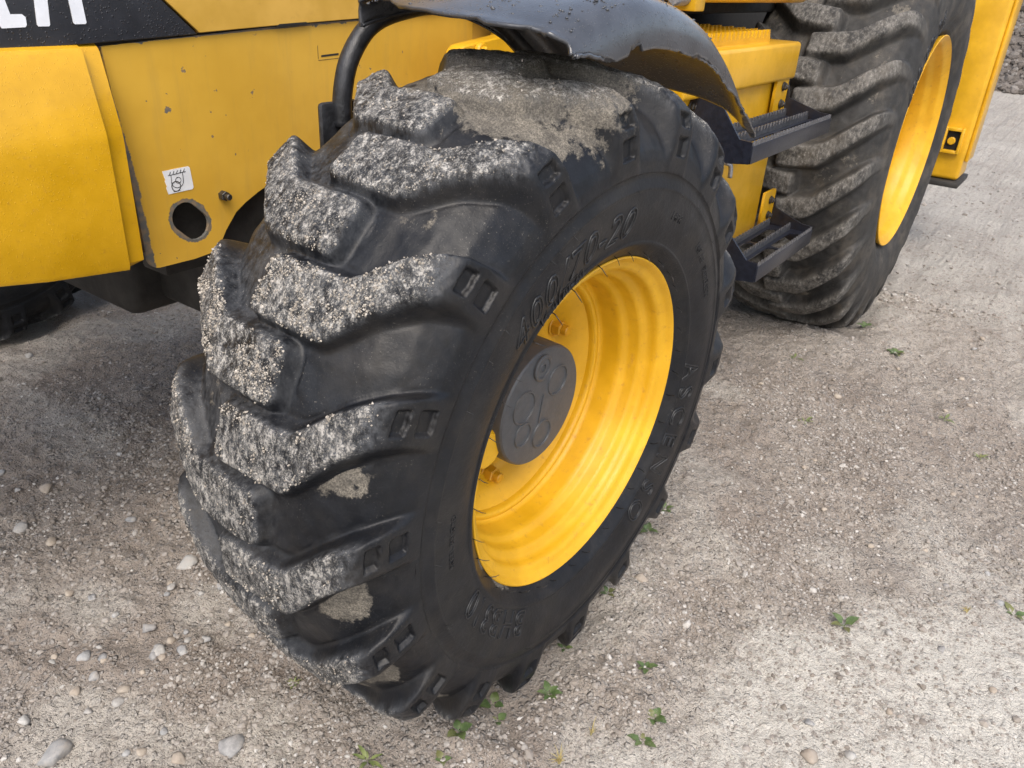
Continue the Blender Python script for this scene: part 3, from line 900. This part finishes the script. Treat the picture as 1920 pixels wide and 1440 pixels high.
# crumbs of dried mud stuck on the lug faces
def mud_crumbs(parent, P, top, count, seed):
    r = np.random.default_rng(seed)
    deg = np.degrees(fth)
    w = smooth01((top - .5) / .3) * ((deg > 95) & (deg < 235))[:, None]
    dens = smooth01((vnoise(P[..., 0], P[..., 1], P[..., 2], 38, 71) * .6 + vnoise(P[..., 0], P[..., 1], P[..., 2], 110, 72) * .4 - .42) / .2)
    heavy = np.exp(-((deg - 150) / 13) ** 2)[:, None] * .9 + .10
    w = (w * dens * heavy).ravel(); w /= w.sum()
    pick = r.choice(len(w), count, p=w)
    P2 = P.reshape(-1, 3)[pick] + (r.random((count, 3)) - .5) * .003
    s = .0004 + .0013 * r.random(count) ** 2.4
    o = obj('mud_crumbs', scatter_mesh('mud_crumbs', P2, s, M['crumb'], r.random(count), jag=.38, flat=.9, seed=seed), parent)
    tag(o, 'crumbs of dried mud on the lugs', kind='stuff')
mud_crumbs(ftyre, FP, ftop, 6500, 5)

# raised lettering round the side wall
SIDE_R = np.array([p[1] for p in f_side][::-1]); SIDE_L = np.array([p[0] for p in f_side][::-1])
def wall_text(txt, size, r0, ang, parent, sideR, sideL, halfw, thick=.0011, space=1.0, outline=True, shear=0.0, flip=1):
    cu = bpy.data.curves.new('lettering', 'FONT'); cu.body = txt; cu.size = size; cu.space_character = space; cu.shear = shear; cu.offset = 0
    if outline: cu.fill_mode = 'NONE'; cu.bevel_depth = thick; cu.bevel_resolution = 1; cu.resolution_u = 3
    else: cu.extrude = thick * .6; cu.resolution_u = 2
    t = bpy.data.objects.new('t', cu); COL.objects.link(t)
    bpy.context.view_layer.update()
    me = bpy.data.meshes.new_from_object(t.evaluated_get(bpy.context.evaluated_depsgraph_get()))
    bpy.data.objects.remove(t); bpy.data.curves.remove(cu)
    n = len(me.vertices); co = np.empty(n * 3); me.vertices.foreach_get('co', co); co = co.reshape(-1, 3)
    a = math.radians(ang) - flip * co[:, 0] / r0; r = r0 + co[:, 1] - size * .35
    h = np.interp(r, sideR, sideL) - halfw + co[:, 2] + .0003
    co = np.stack([r * np.cos(a), r * np.sin(a), h], -1)
    me.vertices.foreach_set('co', co.ravel()); me.materials.clear(); me.materials.append(M['letter_rubber']); me.name = 'lettering'
    me.polygons.foreach_set('use_smooth', np.ones(len(me.polygons), bool)); me.update()
    return obj('lettering', me, parent)
wall_text('400/70-20', .062, .343, 137, ftyre, SIDE_R, SIDE_L, .170, .0014, 1.12, True, .25)
wall_text('ASCENSO', .058, .330, 1.5, ftyre, SIDE_R, SIDE_L, .170, .0016, 1.5)
wall_text('BHB310', .060, .333, -118, ftyre, SIDE_R, SIDE_L, .170, .0013, 1.1)
wall_text('14PR', .018, .352, 70, ftyre, SIDE_R, SIDE_L, .170, .0011, 1.1, False)
wall_text('149 A8  TUBELESS', .017, .350, 48, ftyre, SIDE_R, SIDE_L, .170, .0011, 1.1, False)
wall_text('STEEL BELTED', .013, .352, 188, ftyre, SIDE_R, SIDE_L, .170, .0011, 1.1, False)
wall_text('16.0/70-20', .022, .311, 128, ftyre, SIDE_R, SIDE_L, .170, .0011, 1.1, False)

# vent hairs left by the mould
hv, hfc = tube_mesh([(0, 0, 0), (.002, .0005, .006), (.006, .0015, .011), (.010, .001, .014)], [.0006, .00055, .0005, .0003], 5)
hair = mesh_from('vent_hair', [tuple(np.array(p) * [-1, 1, 1]) for p in hv], [f[::-1] for f in hfc], M['letter_rubber'], True)
for i in range(60):
    if i < 36: r_, a_, s_ = .287, i * 10 + random.uniform(-2, 2), random.uniform(.9, 1.5)
    else: r_, a_, s_ = .386, random.uniform(0, 360), random.uniform(.4, .8)
    lz = float(np.interp(r_, SIDE_R, SIDE_L)) - .17
    o = bpy.data.objects.new('vent_hair', hair)
    link(o, ftyre, Matrix.Rotation(R(a_), 4, 'Z') @ Matrix.Translation((r_, 0, lz - .001)) @ Matrix.Rotation(random.uniform(-.6, .6), 4, 'Z') @ Matrix.Diagonal((s_, s_, s_, 1)))

# ---- front rim
rim_prof = [(.262,-.060),(.274,-.03),(.2775,-.012),(.2795,-.004),(.2790,0.0),(.2768,.0012),(.2735,-.0015),(.2700,-.0075),(.2665,-.0110),(.2610,-.0130),(.2560,-.0160),(.2535,-.0200),(.2525,-.0270),(.2515,-.0350),
            (.2480,-.0390),(.2425,-.0420),(.2390,-.0455),(.2375,-.0500),(.2368,-.0640),(.2340,-.0700),(.2295,-.0735),(.2268,-.0780),(.2258,-.0860),(.2253,-.1120),(.2240,-.1190),(.2205,-.1215),(.2165,-.1200),(.2130,-.1195),(.2095,-.1225),(.2085,-.1290),(.2085,-.1350),(.2030,-.1390),(.193,-.145),(.182,-.156),(.173,-.170),(.166,-.178),(.158,-.181),(.09,-.181),(.0,-.181)]
frim = lathe('front_rim', rim_prof, M['paint_rim'], loader, FRONT, 144, 50)
hub_prof = [(.112,-.181),(.112,-.176),(.1075,-.172),(.1075,-.100),(.1062,-.0935),(.1035,-.0905),(.099,-.090),(.0,-.090)]
lathe('hub_cover', hub_prof, M['hub_grey'], frim, None, 72, 30)
def ring_on_hub(r0, a0, rr, w=.0022, h=.0022):
    c = (r0 * math.cos(R(a0)), r0 * math.sin(R(a0)))
    prof = [(rr - w, -.0905), (rr - w * .5, -.0900 + h), (rr + w * .5, -.0900 + h), (rr + w, -.0905)]
    lathe('cast_ring', prof, M['hub_grey'], frim, Matrix.Translation((c[0], c[1], 0)), 36)
for r0, a0, rr in ((.054, 41, .026), (.053, 160, .028), (.057, -81, .025), (.058, -143, .021)):
    ring_on_hub(r0, a0, rr)
pc = Matrix.Translation((.078 * math.cos(R(98)), .078 * math.sin(R(98)), 0))
lathe('hub_plug', [(.0225,-.0905),(.0225,-.0862),(.0205,-.0848),(.0175,-.0848),(.0165,-.0870),(.0095,-.0868),(.0088,-.0860),(.0070,-.0860),(.0066,-.0885),(0,-.0885)], M['hub_grey'], frim, pc, 36, 30)
wall = bmesh.new(); add_box(wall, -.0018, .0018, -.030, .022, -.0905, -.0882, .0006)
bm_obj('cast_rib', wall, M['hub_grey'], frim, Matrix.Rotation(R(-8), 4, 'Z'))
for k in range(6):
    a = R(24 + 60 * k)
    hexp = bmesh.new()
    def cyl(bm, r, z0, z1, n, bev=.001):
        g_ = bmesh.ops.create_cone(bm, cap_ends=True, segments=n, radius1=r, radius2=r, depth=z1 - z0, matrix=Matrix.Translation((0, 0, (z0 + z1) / 2)))
        es = list({e for v in g_['verts'] for e in v.link_edges if abs(e.verts[0].co.z - e.verts[1].co.z) < 1e-6})
        bmesh.ops.bevel(bm, geom=es, offset=bev, segments=1, affect='EDGES')
    cyl(hexp, .0185, -.1805, -.177, 24); cyl(hexp, .0150, -.178, -.160, 6, .002); cyl(hexp, .0095, -.161, -.148, 20, .0015)
    bm_obj('wheel_nut', hexp, M['paint_dusty'], frim, Matrix.Translation((.167 * math.cos(a), .167 * math.sin(a), 0)) @ Matrix.Rotation(k * .7, 4, 'Z'))
lathe('hub_boss', [(.036,-.181),(.036,-.116),(.034,-.106),(.029,-.101),(.0,-.0995)], M['paint_rim'], frim, Matrix.Translation((.125 * math.cos(R(-163)), .125 * math.sin(R(-163)), 0)), 40)
stem = tube('valve_stem', [(.205, 0, -.139), (.204, 0, -.128), (.2, 0, -.120)], [.004, .004, .003], M['letter_rubber'], frim, 10)
stem.matrix_local = Matrix.Rotation(R(150), 4, 'Z')

# ---- the front wheel on the other side
FAR = frame_at((0, 2.46, .5012), (.037, .9989654, -.0264216))
mir = FAR
ft2 = ftyre.copy(); link(ft2, loader, mir)
for ch in ftyre.children:
    if ch.name.startswith('tread_lug'):
        c2 = ch.copy(); link(c2, ft2, ch.matrix_local.copy())
fr2 = frim.copy(); link(fr2, loader, mir)
fw_back = [(.262,-.06),(.255,-.1),(.225,-.14),(.225,-.22),(.262,-.31),(.279,-.338),(.268,-.342),(.25,-.30),(.21,-.22),(.21,-.185),(.0,-.185)]
for fr in (FRONT, FAR):
    lathe('rim_back', fw_back, M['paint_dusty'], loader, fr, 64)

# ---- rear wheel
REAR = frame_at((2.2262, -.0094, .6582), (0, -1, 0))
r_base = [(0,.664),(.09,.660),(.16,.652),(.205,.634),(.225,.612),(.237,.585),(.245,.555),(.250,.525)]
r_lug = [(0,.712),(.09,.708),(.16,.698),(.212,.678),(.232,.640),(.241,.600),(.247,.560),(.2505,.525)]
r_side = [(.2495,.522),(.252,.50),(.2535,.48),(.253,.46),(.250,.44),(.247,.432),(.248,.428),(.244,.418),(.239,.405),(.236,.398),(.237,.395),(.233,.388),(.230,.382),(.231,.379),(.226,.373),(.221,.368),(.215,.360),(.205,.352)]
def r_dust(deg, ell, mask, P):
    return .62 * vnoise(P[..., 0], P[..., 1], P[..., 2], 9, 81) * (np.abs(ell) < .2) * (1 - smooth01(mask / .07))
rtyre, *_x = make_tyre('rear_tyre', loader, REAR, 27, 40, 90, pt_, r_base, r_lug, r_side,
    ([-.3, 0, .25, .45, .6, .7, .8, 1.0, 9], [9.4, 9.3, 8.2, 3.2, -.8, -2.6, -3.6, -4.2, -4.2]),
    ([-.3, 0, .25, .45, .6, .7, .8, 1.0, 9], [2.5, 2.6, 2.7, 2.6, 2.3, 2.0, 1.5, .8, .8]),
    -.030, 142.3, M['rubber_rear'], .235, r_dust, .0115, None, 91)
RS_R = np.array([p[1] for p in r_side][::-1]); RS_L = np.array([p[0] for p in r_side][::-1])
wall_text('480/80-26', .075, .470, 158, rtyre, RS_R, RS_L, .235, .0022, 1.1)
rr_prof = [(.335,-.07),(.352,-.03),(.360,-.008),(.3615,0),(.3585,.002),(.354,-.004),(.347,-.012),(.340,-.016),(.335,-.024),(.333,-.040),(.327,-.050),(.316,-.058),(.311,-.068),(.309,-.10),(.308,-.120),(.3125,-.126),(.3125,-.134),(.306,-.142),(.303,-.19),(.30,-.20),(.285,-.205),(.26,-.22),(.22,-.26),(.16,-.275),(0,-.275)]
rrim = lathe('rear_rim', rr_prof, M['paint_rim'], loader, REAR, 120, 50)
lathe('hub_flange', [(.13,-.275),(.13,-.22),(.12,-.21),(0,-.205)], M['paint_dusty'], rrim, None, 48, 30)
lathe('rear_rim_back', [(.335,-.07),(.315,-.2),(.335,-.40),(.3615,-.47),(.35,-.475),(.31,-.40),(.295,-.3),(.1,-.28)], M['paint_dusty'], loader, REAR, 64)

# ------------------------------------------------------------------ mudguard over the front wheel
def mudguard():
    nth, cy = 150, (0.0, .5012)
    ang = np.linspace(0, 1, nth)
    prof = [(.366, -.065), (.368, -.045), (.368, -.022), (.362, -.008), (.345, -.002), (.30, .0), (.24, .004), (.18, .006), (.12, .005), (.07, .002), (.035, -.002), (.015, -.009), (.003, -.020), (-.003, -.034), (-.006, -.048), (-.008, -.064)]
    prof = np.array(spline([(a, b, 0) for a, b in prof], 4))[:, :2]
    V, n = [], len(prof)
    for i, q in enumerate(ang):
      dmid = 103 + (38 - 103) * q
      for (y, dr) in prof:
        d_end = np.interp(y, [-.01, 0, .01, .05, .1, .15, .24, .3, .37], [37, 37, 39.5, 42.3, 43.6, 44.2, 44.6, 45, 46])
        d_beg = np.interp(y, [-.01, .02, .1, .25, .33, .37], [104, 105, 106, 104, 100.5, 101])
        d = d_beg + (d_end - d_beg) * q; a = R(d)
        crown = np.interp(d, [36, 40, 60, 85, 104], [.657, .654, .638, .626, .604])
        # remaining depth of the outer skirt: torn and uneven
        dep = np.interp(d, [36, 40, 48, 56, 64, 72, 80, 86, 88.2, 88.8, 91.5, 92.5, 94, 97, 101, 104, 109], [.004, .014, .034, .046, .052, .060, .066, .067, .068, .054, .056, .068, .066, .058, .040, .030, .03])
        dep += (vnoise(d * .01, 0, 0, 60, 5) - .5) * .005 + (vnoise(d * .01, 0, 0, 250, 6) - .5) * .003
        depi = np.interp(d, [36, 44, 60, 109], [.05, .060, .060, .035])
        if y < .05: dr = max(dr, -dep)
        if y > .34: dr = max(dr, -depi)
        warp = (vnoise(d * .02, y * 3, 0, 3, 8) - .5) * .003
        r = crown + dr + warp
        V.append((r * math.cos(a), y, cy[1] + r * math.sin(a)))
    V = np.array(V); ids = np.arange(nth * n).reshape(nth, n)
    F = np.stack([ids[:-1, :-1], ids[:-1, 1:], ids[1:, 1:], ids[1:, :-1]], -1).reshape(-1, 4)
    # front and rear edges are ragged
    P = V.reshape(nth, n, 3)
    for j in range(n):
        P[0, j, 0] += (vnoise(j * .1, 0, 0, 4, 3) - .5) * .012
        P[0, j, 2] += (vnoise(j * .1, 3, 0, 9, 3) - .5) * .006
    P[1, :, :] = .5 * (P[0] + P[2])
    o = obj('mudguard', mesh_from('mudguard', P.reshape(-1, 3), F, M['mudguard'], True), loader)
    md = o.modifiers.new('thickness', 'SOLIDIFY'); md.thickness = .0045; md.offset = 0
    return o
guard = mudguard()
tube('support_tube', spline([(-.115, .405, .92), (-.113, .405, .965), (-.098, .402, 1.015), (-.058, .398, 1.058), (0, .39, 1.078), (.08, .38, 1.085), (.2, .372, 1.065), (.32, .37, 1.0)], 6), .0145, M['black_metal'], guard, 14)
pl = bmesh.new(); add_box(pl, -.152, -.078, .408, .420, .862, .955, .006)
bm_obj('bracket_plate', pl, M['black_metal'], guard)
# rain beads standing on the mudguard
def beads(parent, count, seed):
    r = np.random.default_rng(seed)
    a = np.radians(57 + 46 * r.random(count)); y = .01 + .33 * r.random(count)
    d = np.degrees(a)
    rad = np.interp(d, [36, 40, 60, 85, 104], [.657, .654, .638, .626, .604]) + np.interp(y, [0, .03, .12, .24, .36], [-.016, -.002, .005, .004, -.006]) + (vnoise(d * .02, y * 3, 0 * y, 3, 8) - .5) * .003 + .0022
    s = .0010 + .0024 * r.random(count) ** 2.5
    P = np.stack([rad * np.cos(a), y, .5012 + rad * np.sin(a)], -1)
    bv, bf = ICO1; k = len(bv)
    V = bv[None] * s[:, None, None] * np.array([1, 1, .55]) + P[:, None]
    F = (bf[None] + (np.arange(count) * k)[:, None, None]).reshape(-1, 3)
    m, n, l, b = new_mat('rain_bead'); b.inputs['Base Color'].default_value = (.05, .053, .06, 1); b.inputs['Roughness'].default_value = .05
    o = obj('rain_beads', mesh_from('rain_beads', V.reshape(-1, 3), F, m, True), parent); tag(o, 'rain drops standing on the black plastic', kind='stuff')
beads(guard, 1500, 4)

# ------------------------------------------------------------------ body panels
# front (radiator) cover: pressed sheet, its upper part leaning back
def radiator_cover():
    xs = [-1.15, -.9, -.7, -.6, -.52, -.446, -.40, -.36, -.324, -.319]
    zb = lambda x: np.interp(x, [-1.15, -.6, -.518, -.446, -.383, -.317], [.72, .702, .693, .681, .674, .667])
    zt = lambda x: 1.008 + .0 * x
    V, cols = [], []
    for x in xs:
        z0, z1 = float(zb(x)), float(zt(x))
        pr = [(.745, z0 + .004), (.712, z0), (.704, z0 + .003), (.701, z0 + .010), (.700, .80), (.700, .875), (.7015, .890), (.705, .905), (.726, z1 - .010), (.731, z1 - .003), (.738, z1), (.76, z1)]
        V += [(x, y, z) for y, z in pr]
    n = 12; F = []
    for i in range(len(xs) - 1):
        for j in range(n - 1): F.append((i*n+j, (i+1)*n+j, (i+1)*n+j+1, i*n+j+1))
    bm = bmesh.new(); bv = [bm.verts.new(v) for v in V]
    for f in F: bm.faces.new([bv[k] for k in f])
    # folded edge down to the recessed flange
    last = [(len(xs) - 1) * n + j for j in range(n)]
    e2 = [bm.verts.new((-.316, V[k][1] + .012, V[k][2])) for k in last]
    for j in range(n - 1): bm.faces.new((bv[last[j]], e2[j], e2[j+1], bv[last[j+1]]))
    e3 = [bm.verts.new((-.288 + (.002 if j else 0), V[k][1] + .014, V[k][2] + (.005 if j < 3 else 0))) for j, k in enumerate(last)]
    for j in range(n - 1): bm.faces.new((e2[j], e3[j], e3[j+1], e2[j+1]))
    e4 = [bm.verts.new((-.286, .77, v.co.z)) for v in e3]
    for j in range(n - 1): bm.faces.new((e3[j], e4[j], e4[j+1], e3[j+1]))
    return bm_obj('radiator_cover', bm, M['paint_fresh'], loader, None, True, 30)
radiator_cover()

arc = lambda cx, cy, r, a0, a1, n: [(cx + r * math.cos(R(a0 + (a1 - a0) * k / n)), cy + r * math.sin(R(a0 + (a1 - a0) * k / n))) for k in range(n + 1)]
outer = [(-.277, 1.0035), (-.270, .90), (-.266, .833), (-.262, .70), (-.260, .674)] + arc(-.238, .664, .022, 180, 270, 6)[1:] + [(-.20, .6415), (-.169, .641), (-.120, .645), (-.108, .662), (-.097, .679), (-.070, .709), (-.045, .724), (-.017, .737), (.03, .755), (.10, .765), (.2, .74), (.27, .68), (.29, .641), (.632, .641), (.632, 1.049), (.27, 1.0335), (.1, 1.027), (-.108, 1.014)]
slot = []
for cx, cy, a0 in ((-.176, .720, 52), (-.158, .702, 232)):
    slot += arc(cx, cy, .0265, a0 - 12, a0 + 192 - 12, 12)
side = sheet_from_outline('side_panel', [outer, slot], .006, M['paint_chipped'], loader, upright(.753))
# rubbed front lip of the panel
tube('edge_lip', [(-.2785, 1.003, -.004), (-.2715, .90, -.004), (-.267, .83, -.004), (-.2625, .70, -.004), (-.261, .674, -.004)], .003, M['rust'], side, 6)
stick = sheet_from_outline('sticker', [[(-.208, .8055), (-.2045, .790), (-.2062, .7885), (-.2035, .779), (-.2052, .777), (-.203, .7655), (-.156, .7665), (-.153, .7695), (-.1555, .804), (-.1585, .807)]], .0008, M['sticker_white'], side, Matrix.Translation((0, 0, .0035)))
def ink_line(pts, w=.0011):
    v, f = tube_mesh([(x, y, .0042) for x, y in pts], w * .5, 6)
    return obj('sticker_symbol', mesh_from('sticker_symbol', v, f, M['ink'], True), side)
ink_line([(-.199, .797), (-.165, .799)])
for k in range(5):
    ink_line([(-.1965 + k * .0068, .7975 + k * .0004), (-.1935 + k * .0068, .8025 + k * .0004)], .001)
ink_line([(-.1935, .797), (-.194, .785)] + [(-.183 + .0115 * math.cos(R(a)), .7845 + .0105 * math.sin(R(a))) for a in range(180, 361, 20)] + [(-.171, .7985)])
ink_line([(-.181 + .0052 * math.cos(R(a)), .7865 + .0052 * math.sin(R(a))) for a in range(0, 361, 20)], .001)
ink_line([(-.1865 + .0085 * math.cos(R(a)), .777 + .0085 * math.sin(R(a))) for a in range(0, 361, 20)], .0014)
ink_line([(-.193, .7685), (-.180, .769)], .0013)
# traces of an old plate
sheet_from_outline('decal', [[(.160, .969), (.205, .971), (.205, .9745), (.160, .9725)]], .0006, M['ink'], side, Matrix.Translation((0, 0, .0034)))
for a, b in (((.152, .966), (.152, .990)), ((.152, .9635), (.213, .9655))):
    v, f = tube_mesh([(a[0], a[1], .0034), (b[0], b[1], .0034)], .0004, 5); obj('decal_edge', mesh_from('decal_edge', v, f, M['ink']), side)
stud = bmesh.new()
cyl(stud, .0092, .003, .016, 6, .001); cyl(stud, .0058, .015, .027, 14, .0012)
bm_obj('stud', stud, M['bolt_steel'], side, Matrix.Translation((-.097, .7455, 0)))
for cx, cy, r_ in ((.475, .935, .0008),):
    pass
sheet_from_outline('rear_side_panel', [[(.637, .70), (1.05, .70), (1.05, 1.06), (.637, 1.049)]], .006, M['paint_panel'], loader, upright(.756))

# hood above the side panels
sheet_from_outline('hood_stripe', [[(-1.2, .985), (-.31, 1.0095), (-.115, 1.0185), (-.1735, 1.070), (-.40, 1.27), (-1.2, 1.27)]], .008, M['hood_black'], loader, upright(.748), .001)
hood = sheet_from_outline('hood_side', [[(-.1085, 1.0205), (.07, 1.0295), (.64, 1.0535), (1.05, 1.066), (1.05, 1.45), (-.60, 1.45), (-.393, 1.27)]], .008, M['paint_panel'], loader, upright(.747), .001)
sheet_from_outline('panel_notch', [[(.050, 1.0250), (.058, 1.0300), (.12, 1.0325), (.13, 1.0285)]], .003, M['interior'], hood, Matrix.Translation((0, 0, .004)))
stripe = bpy.data.objects['hood_stripe']
LZ = Matrix.Translation((0, 0, .0056))
sheet_from_outline('letter', [[(-.4185, 1.037), (-.4165, 1.0325), (-.385, 1.0335), (-.3825, 1.0365), (-.382, 1.046), (-.386, 1.050), (-.4015, 1.050), (-.4055, 1.073), (-.382, 1.073), (-.380, 1.089), (-.4065, 1.090), (-.408, 1.112), (-.379, 1.113), (-.378, 1.128), (-.421, 1.128), (-.423, 1.122)]], .0012, M['letter_white'], stripe, LZ)
sheet_from_outline('letter', [[(-.3685, 1.0365), (-.367, 1.034), (-.352, 1.034), (-.3505, 1.036), (-.347, 1.072), (-.318, 1.072), (-.3165, 1.038), (-.3145, 1.036), (-.299, 1.036), (-.297, 1.038), (-.300, 1.110), (-.310, 1.128), (-.350, 1.128), (-.3615, 1.112)],
                              [(-.346, 1.086), (-.345, 1.106), (-.338, 1.113), (-.324, 1.113), (-.318, 1.105), (-.317, 1.086)]], .0012, M['letter_white'], stripe, LZ)

# dark works behind the panels, frame and axle
box('engine_bay', -.9, 1.45, .90, 1.56, .62, 1.25, M['interior'], loader, .01)
box('chassis_rail', -.2, 2.0, .80, .88, .60, .80, M['dark_frame'], loader, .008)
ax = bmesh.new()
for (y0, y1, z0, z1, x0, x1) in ((.42, 2.04, .46, .62, -.085, .085),):
    add_box(ax, x0, x1, y0, y1, z0, z1, .02, 3)
add_box(ax, -.16, .16, 1.02, 1.44, .435, .70, .03, 3)
bm_obj('axle_beam', ax, M['dark_frame'], loader)
ad = bmesh.new(); bmesh.ops.create_cone(ad, cap_ends=True, segments=32, radius1=.12, radius2=.16, depth=.20, matrix=Matrix.Translation((0, .32, .5)) @ Matrix.Rotation(R(90), 4, 'X'))
bm_obj('hub_carrier', ad, M['dark_frame'], loader)
tube('white_hose', [(-.004, .775, .745), (.03, .78, .757), (.07, .79, .76)], [.009, .012, .012], M['letter_white'], loader, 10)
# pivot plate with bolt, seen under the mudguard
sheet_from_outline('pivot_plate', [[(.372, .90), (.372, .972)] + arc(.402, .968, .026, 160, 95, 5) + [(.55, 1.010), (.72, .99), (.72, .90)]], .03, M['paint_fresh'], loader, upright(.60), .003)
pb = bmesh.new(); cyl(pb, .018, 0, .012, 20, .003); cyl(pb, .011, .010, .022, 6, .002)
bm_obj('pivot_bolt', pb, M['paint_fresh'], loader, Matrix.Translation((.442, .583, .984)) @ Matrix.Rotation(R(90), 4, 'X'))

# ------------------------------------------------------------------ fuel tank with steps
tank = box('fuel_tank', .72, 1.405, .24, .72, .455, .925, M['paint_fresh'], loader, .008)
box('tank_shelf', .68, 1.418, .215, .74, .908, 1.004, M['paint_fresh'], tank, .010, 3)
TX = 1.392
def serrated(name, x0, x1, y0, y1, z0, z1, pitch, depth, mat, parent):
    """a flat bar set on edge whose upper rim is toothed"""
    n = int((x1 - x0) / pitch); top = []
    for k in range(n):
        a = x0 + (x1 - x0) * k / n; w = (x1 - x0) / n
        top += [(a, z1 - depth), (a + w * .25, z1), (a + w * .65, z1), (a + w * .9, z1 - depth)]
    loop = [(x0, z0)] + top + [(x1, z1 - depth), (x1, z0)]
    return sheet_from_outline(name, [loop], y1 - y0, mat, parent, upright((y0 + y1) / 2))
for k in range(7):
    serrated('tread_bar', .74, 1.285, .262 + k * .034, .270 + k * .034, 1.002, 1.034, .026, .018, M['paint_fresh'], tank)
def bolts(xs, y, mat, parent):
    for x, z in xs:
        b_ = bmesh.new(); cyl(b_, .0125, 0, .003, 18, .0006); cyl(b_, .0095, .002, .010, 6, .0012); cyl(b_, .006, .009, .015, 12, .001)
        bm_obj('bolt', b_, mat, parent, Matrix.Translation((x, y, z)) @ Matrix.Rotation(R(90), 4, 'X'))
def step(x0, x1, yo, z, h, tabz, tabx, tread_rows, slope):
    st = bpy.data.meshes.new('step')
    # side arms: thin plates that fall from the tank to the outer rail
    arm = lambda x, xb: [(xb, .245, tabz + .045), (xb, .226, tabz + .045), (xb, .216, tabz - .008), (x, yo + .03, z + .004), (x, yo, z + .002), (x, yo, z - h), (x, yo + .05, z - h - .006), (xb, .245, tabz - .06)]
    bm = bmesh.new()
    # outer rail and tread plate
    add_box(bm, x0, x1, yo - .003, yo + .003, z - h, z - .006, .0012)
    root = bm_obj('step', bm, M['step_black'], loader)
    for x in (x0, x1):
        b2 = bmesh.new(); A = arm(x, x if x == x0 else tabx + .056) if x != x0 else [(x, .245, tabz + .045), (x, .165, tabz + .035), (x, yo + .03, z + .004), (x, yo, z + .002), (x, yo, z - h), (x, yo + .05, z - h - .006), (x, .245, tabz - .06)]
        f = b2.faces.new([b2.verts.new((p[0] - .003, p[1], p[2])) for p in A])
        ex = bmesh.ops.extrude_face_region(b2, geom=[f])
        for v in ex['geom']:
            if isinstance(v, bmesh.types.BMVert): v.co.x += .006
        bm_obj('side_bracket', b2, M['step_black'], root)
    for i, yy in enumerate(np.linspace(yo, .205, tread_rows)):
        serrated('tread_bar', x0 + .004, x1 - .004, yy - .002, yy + .002, z - .022 + (0 if i else -.012), z + .004, .021, .0105, M['step_bar'], root)
    # plate strips with openings between the bars
    yy = np.linspace(yo, .205, tread_rows)
    for i in range(tread_rows - 1):
        m0, m1 = yy[i] + .004, yy[i + 1] - .004
        L = x1 - x0
        hole = []
        if tread_rows > 3 or True:
            cx0, cx1 = x0 + .10, x0 + L * .46
        loops = [[(x0 + .004, m0), (x1 - .004, m0), (x1 - .004, m1), (x0 + .004, m1)]]
        for (a, b) in ((x0 + .06, x0 + L * .45), (x0 + L * .55, x1 - .06)):
            ym, rr = (m0 + m1) / 2, (m1 - m0) * .30
            loops.append([(a + rr * math.cos(R(t)), ym + rr * math.sin(R(t))) for t in range(90, 271, 30)] + [(b + rr * math.cos(R(t)), ym + rr * math.sin(R(t))) for t in range(-90, 91, 30)])
        sheet_from_outline('tread_plate', loops, .003, M['step_black'], root, Matrix.Translation((0, 0, z - .018)))
    bolts([(x0, tabz + .022), (x0, tabz - .024)], .238, M['bolt_steel'], root)
    # tab at the tank's rear corner that holds the far arm
    tb = sheet_from_outline('mounting_tab', [[(tabx - .045, tabz - .052), (tabx + .044, tabz - .052), (tabx + .052, tabz - .044), (tabx + .052, tabz + .044), (tabx + .044, tabz + .052), (tabx - .045, tabz + .052)]], .008, M['paint_fresh'], tank, upright(.228))
    bolts([(tabx + .008, tabz + .024), (tabx + .008, tabz - .022)], .223, M['bolt_steel'], root)
    return root
step(.775, 1.365, .082, .833, .045, .868, 1.345, 3, 0)
step(.975, 1.430, .078, .508, .048, .535, 1.440, 3, 0)
tube('latch_hook', spline([(1.00, .245, .735), (1.00, .215, .735), (1.005, .205, .728), (1.008, .203, .700)], 5), .006, M['worn_steel'], tank, 8)

# sill under the cab and things above the tank
sill = bmesh.new(); add_box(sill, .78, 1.52, .25, .75, 1.097, 1.30, .02, 3)
bm_obj('cab_sill', sill, M['paint_fresh'], loader)
box('under_cab_dark', .60, 2.0, .42, 1.6, 1.06, 1.28, M['interior'], loader, .01)  # near-black box standing in for the darkness under the cab
box('hinge_block', .715, .765, .235, .30, 1.082, 1.16, M['paint_fresh'], loader, .004)
hb = bmesh.new(); cyl(hb, .017, 0, .05, 16, .003)
bm_obj('hinge_bolt', hb, M['worn_steel'], loader, Matrix.Translation((.715, .262, 1.108)) @ Matrix.Rotation(R(-90), 4, 'Y'))
box('rear_frame', 1.4, 3.3, .75, 1.7, .55, 1.1, M['interior'], loader, .01)

# ------------------------------------------------------------------ stabiliser leg behind the rear wheel
leg = bmesh.new(); add_box(leg, 3.30, 3.52, -.062, .16, .365, 1.75, .018, 4)
lego = bm_obj('stabiliser_leg', leg, M['paint_fresh'], loader)
box('foot_pad', 3.27, 3.56, -.075, .20, .335, .362, M['dark_frame'], lego, .006)
box('side_rib', 3.33, 3.49, -.078, -.062, .45, 1.7, M['paint_fresh'], lego, .006)
fr_ = bmesh.new()
for (y0, y1, z0, z1) in ((-.035, -.022, .485, .60), (.035, .05, .485, .60), (-.0225, .036, .585, .60), (-.0225, .036, .485, .500)):
    add_box(fr_, 3.272, 3.30, y0, y1, z0, z1, .003)
bm_obj('latch_frame', fr_, M['paint_fresh'], lego)
box('latch_recess', 3.296, 3.301, -.022, .035, .50, .585, M['interior'], lego, .0)
lb = bmesh.new(); cyl(lb, .017, 0, .02, 16, .003)
bm_obj('latch_pin', lb, M['paint_fresh'], lego, Matrix.Translation((3.298, .01, .54)) @ Matrix.Rotation(R(-90), 4, 'Y'))
